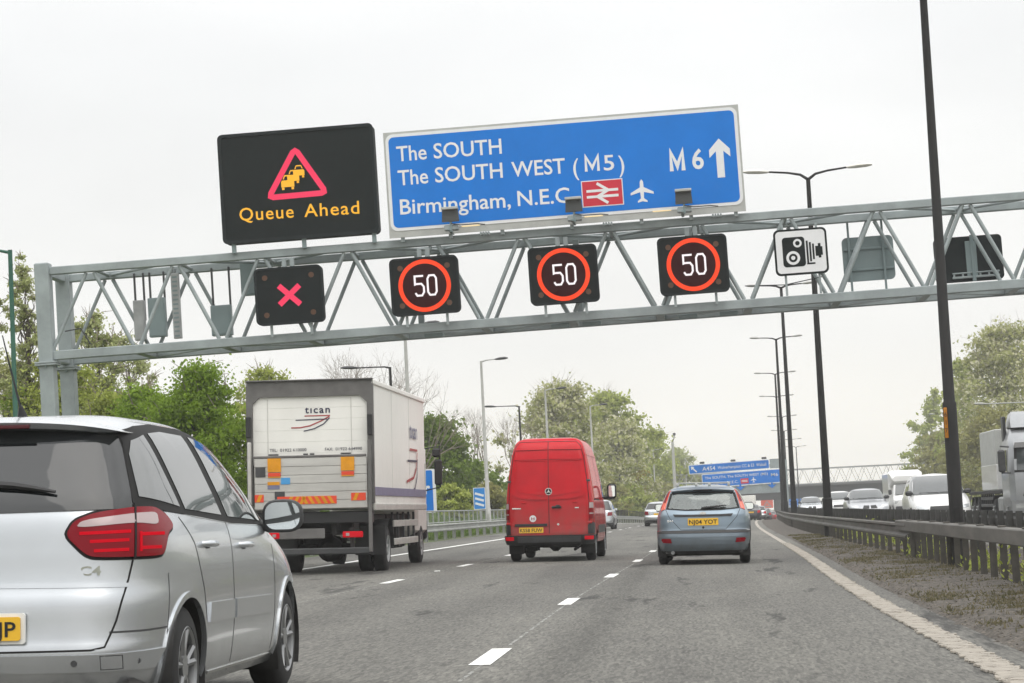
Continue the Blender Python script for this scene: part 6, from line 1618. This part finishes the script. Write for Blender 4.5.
    b = MB(); b.bbox((0, 9.45, 1.75), (2.10, 1.75, 2.2), .14); b.build('cab', M['truck_white'], r)
    MB().bbox((0, 10.33, 2.05), (2.0, .03, .9), .01).build('windscreen', M['glass_front'], r)
    MB().bbox((0, 10.3, .8), (2.1, .2, .5), .06).build('front_bumper', M['trim'], r)
    for sx in (-1, 1): MB().bbox((sx * 1.055, 9.6, 2.0), (.02, .9, .75), .005).build('side_window', M['glass_side'], r)
    MB().bbox((0, 8.9, 3.1), (2.0, .5, .9), .1).build('roof_fairing', M['truck_white'], r)
    # side lettering
    sx = Wd + .004
    def side_mesh(mb): mb.v = [(sx - v[1] * .5, v[0], v[2]) for v in mb.v]; return mb
    b = MB(); add_text(b, 'tıcan', 5.6, 2.86, 0, w=1.3, h=.36, bold=.02); side_mesh(b).build('side_lettering', M['band_blue'], r)
    b = MB(); b.stroke([(5.6, 2.60), (6.9, 2.60)], .05, .006); b.stroke([(6.9, 2.55), (6.7, 2.2), (6.2, 1.98), (5.0, 1.88)], .06, .006, (0, -.001, 0)); side_mesh(b).build('side_swoosh', M['ink_red'], r)
    b = MB(); b.stroke([(5.2, 2.34), (6.8, 2.36)], .045, .006, (0, -.002, 0)); b.stroke([(6.9, 2.4), (6.8, 2.0), (6.4, 1.75), (5.7, 1.62)], .05, .006, (0, -.003, 0)); side_mesh(b).build('side_swoosh', M['ink_navy'], r)
    return r
box_truck()

# ---- oncoming lorry with a short white container
def lorry():
    Y = 71.5; X = at(1007, 470, Y).x + 1.20; r = thing('lorry', 'oncoming silver lorry with a short white container, cut by the right edge', 'lorry', (X, Y, .06), (0, 0, PI), scale=.91)
    # local: y = 0 at the front face, negative y runs back away from the camera (rotated by 180 degrees)
    b = MB(); rs = []
    for z, yf, yb, w in ((.55, 0.0, -2.1, 1.22), (.9, .06, -2.1, 1.245), (1.6, .05, -2.1, 1.25), (1.95, .0, -2.1, 1.245), (2.75, -.18, -2.1, 1.20), (2.95, -.30, -2.1, 1.17), (3.15, -.55, -2.1, 1.10), (3.3, -.85, -2.05, 1.02), (3.42, -1.2, -1.95, .92)):
        rs.append([Vector((s_ * w * (1 - .06 * (abs(t) > .9)), yf + (yb - yf) * q, z)) for s_, t, q in ((-.86, 0, 0), (.86, 0, 0), (1, 0, .08), (1, 0, .95), (.95, 0, 1), (-.95, 0, 1), (-1, 0, .95), (-1, 0, .08))])
    b.rings(rs); b.build('cab', M['cab_grey'], r, smooth=35)
    def front(nm, poly, m, off=.012, t=.03, parent=None): 
        mb = MB(); A = []
        for x, z in poly:
            y = float(np.interp(z, [.55, .9, 1.6, 1.95, 2.75, 2.95], [0, .06, .05, 0, -.18, -.30])) + off; A.append(Vector((x, y, z)))
        mb.rings([A, [p - Vector((0, t, 0)) for p in A]]); return mb.build(nm, m, parent or r)
    front('windscreen_surround', [(-1.08, 1.85), (1.08, 1.85), (1.02, 2.76), (-1.02, 2.76)], M['gap'], .006)
    front('windscreen', [(-1.0, 1.92), (1.0, 1.92), (.94, 2.62), (-.94, 2.62)], M['glass_front'], .014)
    front('grille', [(-.85, 1.05), (.85, 1.05), (.62, 1.72), (-.62, 1.72)], M['trim'], .012)
    for z in (1.18, 1.34, 1.50): front('grille_slat', [(-.8 + (z - 1.18) * .3, z), (.8 - (z - 1.18) * .3, z), (.8 - (z - 1.18) * .3, z + .05), (-.8 + (z - 1.18) * .3, z + .05)], M['chrome'], .022)
    front('bumper', [(-1.24, .40), (1.24, .40), (1.24, .92), (-1.24, .92)], M['cab_grey'], .10, .3)
    for sg in (-1, 1): front('head_lamp', [(sg * .72, .55), (sg * 1.12, .58), (sg * 1.14, .80), (sg * .74, .78)], M['lamp_head'], .112)
    front('sun_visor', [(-1.05, 2.68), (1.05, 2.68), (1.0, 2.86), (-1.0, 2.86)], M['glass_dark'], .16, .03)
    b = MB(); rs = []
    for z, yf, w in ((3.38, -.75, 1.0), (3.6, -1.0, .98), (3.85, -1.35, .9), (3.95, -1.7, .8)): rs.append([Vector((-w, yf, z)), Vector((w, yf, z)), Vector((w, -2.1, z)), Vector((-w, -2.1, z))])
    b.rings(rs); b.build('roof_deflector', M['cab_grey'], r, smooth=35)
    for sg in (-1, 1):
        b = MB(); b.bbox((sg * 1.12, -1.72, 3.1), (.10, .5, 1.4), .03); b.build('side_fairing', M['trim'], r)
        MB().bbox((sg * 1.245, -.95, 2.25), (.02, .9, .75), .01).build('side_window', M['glass_side'], r)
        b = MB(); b.bbox((sg * 1.48, .02, 2.25), (.24, .14, .75), .05); b.tube([(sg * 1.2, -.1, 2.72), (sg * 1.5, .0, 2.75)], .03, 6); b.tube([(sg * 1.2, -.1, 1.85), (sg * 1.5, .0, 1.85)], .03, 6); b.build('door_mirror', M['trim'], r)
        for y in (-.95, -4.6, -9.5, -10.8): wheel(r, sg * 1.22, y, .49, .30, .28, 8, sg, 'galv', dish=-.04)
        b = MB(); b.bbox((sg * 1.0, -2.9, .75), (.45, 1.4, .6), .06); b.build('fuel_tank', M['galv'], r)
        for y in (-9.5, -10.8):
            b = MB(); n = 14; b.rings([[Vector((sg * x, y + .58 * math.cos(PI * k / n), .50 + .58 * math.sin(PI * k / n))) for k in range(n + 1)] for x in (1.24, .70)], False, False); b.build('mudguard', M['black'], r, smooth=50)
        b = MB()
        for y in np.arange(-8.7, -5.2, .55): b.bbox((sg * 1.15, y, .98), (.05, .08, .55), .01)
        b.bbox((sg * 1.17, -7, .75), (.04, 3.6, .10), .01); b.bbox((sg * 1.17, -7, 1.0), (.04, 3.6, .10), .01); b.build('side_guard', M['trim'], r)
    b = MB()
    for sx in (-.45, .45): b.bbox((sx, -6.5, .95), (.12, 10.5, .30), .02)
    b.bbox((0, -7.4, 1.22), (2.44, 9.6, .12), .02); b.build('trailer_chassis', M['chassis'], r)
    b = MB(); b.bbox((0, -5.6, 2.35), (2.44, 4.4, 2.15), .03); b.mat(1).bbox((0, -5.6, 1.75), (2.46, 4.42, .9), .02); b.build('container', [M['sign_grey'], M['white_car']], r)
    return r
lorry()

def motorhome():
    Y = 128.0; c = at(907, 490, Y); r = thing('motorhome', 'white motorhome with a bulging overcab in the oncoming queue', 'motorhome', (c.x, Y, gz(c.x, Y) + .12), (0, 0, PI), scale=.88)
    b = MB(); b.bbox((0, -3.2, 1.62), (2.15, 4.6, 2.2), .15); b.build('living_box', M['white_car'], r, smooth=30)
    b = MB(); rs = []
    for y, z0, z1, w in ((-1.2, 1.75, 2.80, 1.05), (-.6, 1.85, 2.76, 1.02), (-.15, 1.98, 2.62, .97), (.1, 2.12, 2.42, .88)):
        rs.append([Vector((a, y, z)) for a, z in ((-w, z0 + .12), (-w + .1, z0), (w - .1, z0), (w, z0 + .12), (w, z1 - .15), (w - .18, z1), (-w + .18, z1), (-w, z1 - .15))])
    b.rings(rs); b.build('overcab', M['white_car'], r, smooth=40)
    b = MB(); rs = []
    for z, yf, w in ((.35, .95, .90), (.6, 1.05, .95), (.95, 1.0, .95), (1.15, .75, .92), (1.25, .45, .90), (1.9, .0, .80)): rs.append([Vector((-w, yf, z)), Vector((-w * .6, yf + .12, z)), Vector((w * .6, yf + .12, z)), Vector((w, yf, z)), Vector((w, -1.4, z)), Vector((-w, -1.4, z))])
    b.rings(rs); b.build('cab', M['white_car'], r, smooth=35)
    A = [Vector((x, y, z)) for x, y, z in ((-.80, .55, 1.27), (.80, .55, 1.27), (.70, .12, 1.88), (-.70, .12, 1.88))]
    MB().rings([[p + Vector((0, .06, .03)) for p in A], A]).build('windscreen', M['glass_front'], r)
    MB().bbox((0, 1.14, .78), (.75, .05, .28), .02).build('grille', M['black'], r)
    MB().bbox((0, 1.12, .45), (1.7, .14, .22), .04).build('bumper', M['trim'], r)
    for sg in (-1, 1):
        MB().bbox((sg * .72, 1.06, .82), (.32, .08, .20), .03).build('head_lamp', M['lamp_head'], r)
        b = MB(); b.bbox((sg * 1.08, .3, 1.45), (.20, .12, .32), .04); b.build('door_mirror', M['trim'], r)
        for y in (.25, -3.4): wheel(r, sg * .98, y, .33, .2, .2, 6, sg)
    return r
motorhome()

# ---- the rest of the traffic
def by_px(px, Y): return at(px, 500, Y).x
QL = 'oncoming cars queueing beyond the median'
car('people_carrier', 'white people carrier coming towards us just left of the nearest dark column', by_px(943, 71), 71 + 4.45, 'white_car', 'mpv', 0, -1, z=.10, scale=1.04, group=QL, level=True)
car('saloon_car', 'oncoming silver saloon with twin black grilles behind the median', by_px(869.5, 98), 98 + 4.48, 'grey_car', 'saloon', 0, -1, z=.14, scale=1.04, group=QL, level=True)
car('saloon_car', 'oncoming white car half hidden behind the silver saloon', by_px(841, 132), 132 + 4.48, 'white_car', 'hatch', 0, -1, z=.16, scale=1.06, group=QL, level=True)
car('saloon_car', 'oncoming pale car showing between the two dark median columns', by_px(812, 165), 165 + 4.48, 'silver', 'saloon', 0, -1, z=.1, scale=1.0, group=QL, level=True)
QO = 'cars ahead on our carriageway'
car('saloon_car', 'silver car just ahead of the red van, showing past its right side', by_px(596, 128), 128, 'silver', 'mpv', 1.2, 1, group=QO)
car('saloon_car', 'silver hatchback in the left lane beside the pale blue car', by_px(657, 142), 142, 'silver', 'hatch', 1.5, 1, group=QO, scale=1.06)
for px, Y, p, kind, lb in ((750, 205, 'dark_car', 'saloon', 'black car nearest in the far queue, beside the mirror of the pale blue car'), (757, 232, 'silver', 'hatch', 'silver car in the far queue, beside the black one'), (763, 262, 'dark_car', 'hatch', 'dark car farther on in the far queue, near the edge line'), (769, 296, 'maroon_car', 'saloon', 'dark red car at the end of the far queue'), (741, 240, 'maroon_car', 'hatch', 'dark red car in the far queue behind the pale blue car'), (728, 300, 'silver', 'mpv', 'silver people carrier far ahead hidden by the pale blue car')):
    car('queue_car', lb, by_px(px, Y), Y, p, kind, 3, 1, group='cars queueing far ahead', lit=True)
Y = 300; c = at(746.5, 499, Y); r = thing('box_lorry', 'white box lorry far ahead beside the red sign board', 'lorry', (c.x, Y, gz(c.x, Y)), (0, 0, -.05))
MB().bbox((0, 3, 2.3), (2.1, 6, 2.4), .05).build('box_body', M['truck_white'], r)
MB().bbox((0, -.02, 2.2), (1.8, .04, 2.0), .01).build('rear_doors', M['truck_white'], r)
MB().bbox((0, .2, .85), (2.0, .2, .35), .03).build('rear_bumper', M['chassis'], r)
for sx in (-1, 1):
    for y in (1.3, 5.2): wheel(r, sx * 1.0, y, .45, .28, .26, 8, sx, 'galv')
# ------------------------------------------------------------------ air
hm = bpy.data.materials.new('haze'); n, l = nodes_of(hm); n.clear()
ho = n.new('ShaderNodeOutputMaterial'); hv = n.new('ShaderNodeVolumePrincipled')
hv.inputs['Color'].default_value = (0.985, 0.985, 0.975, 1); hv.inputs['Density'].default_value = 0.00055; hv.inputs['Anisotropy'].default_value = 0.2
l.new(hv.outputs[0], ho.inputs['Volume'])
zlo = min(gz(x + dx(y), y) for x in (-600, 0, 600) for y in (-80, 0, 480, 1200)) - 1
b = MB(); b.box((20, 560, (zlo + 24) / 2), (1400, 1360, 24 - zlo)); tag(b.build('haze', hm), 'thin pale haze in the air over the motorway', 'haze', kind='stuff')
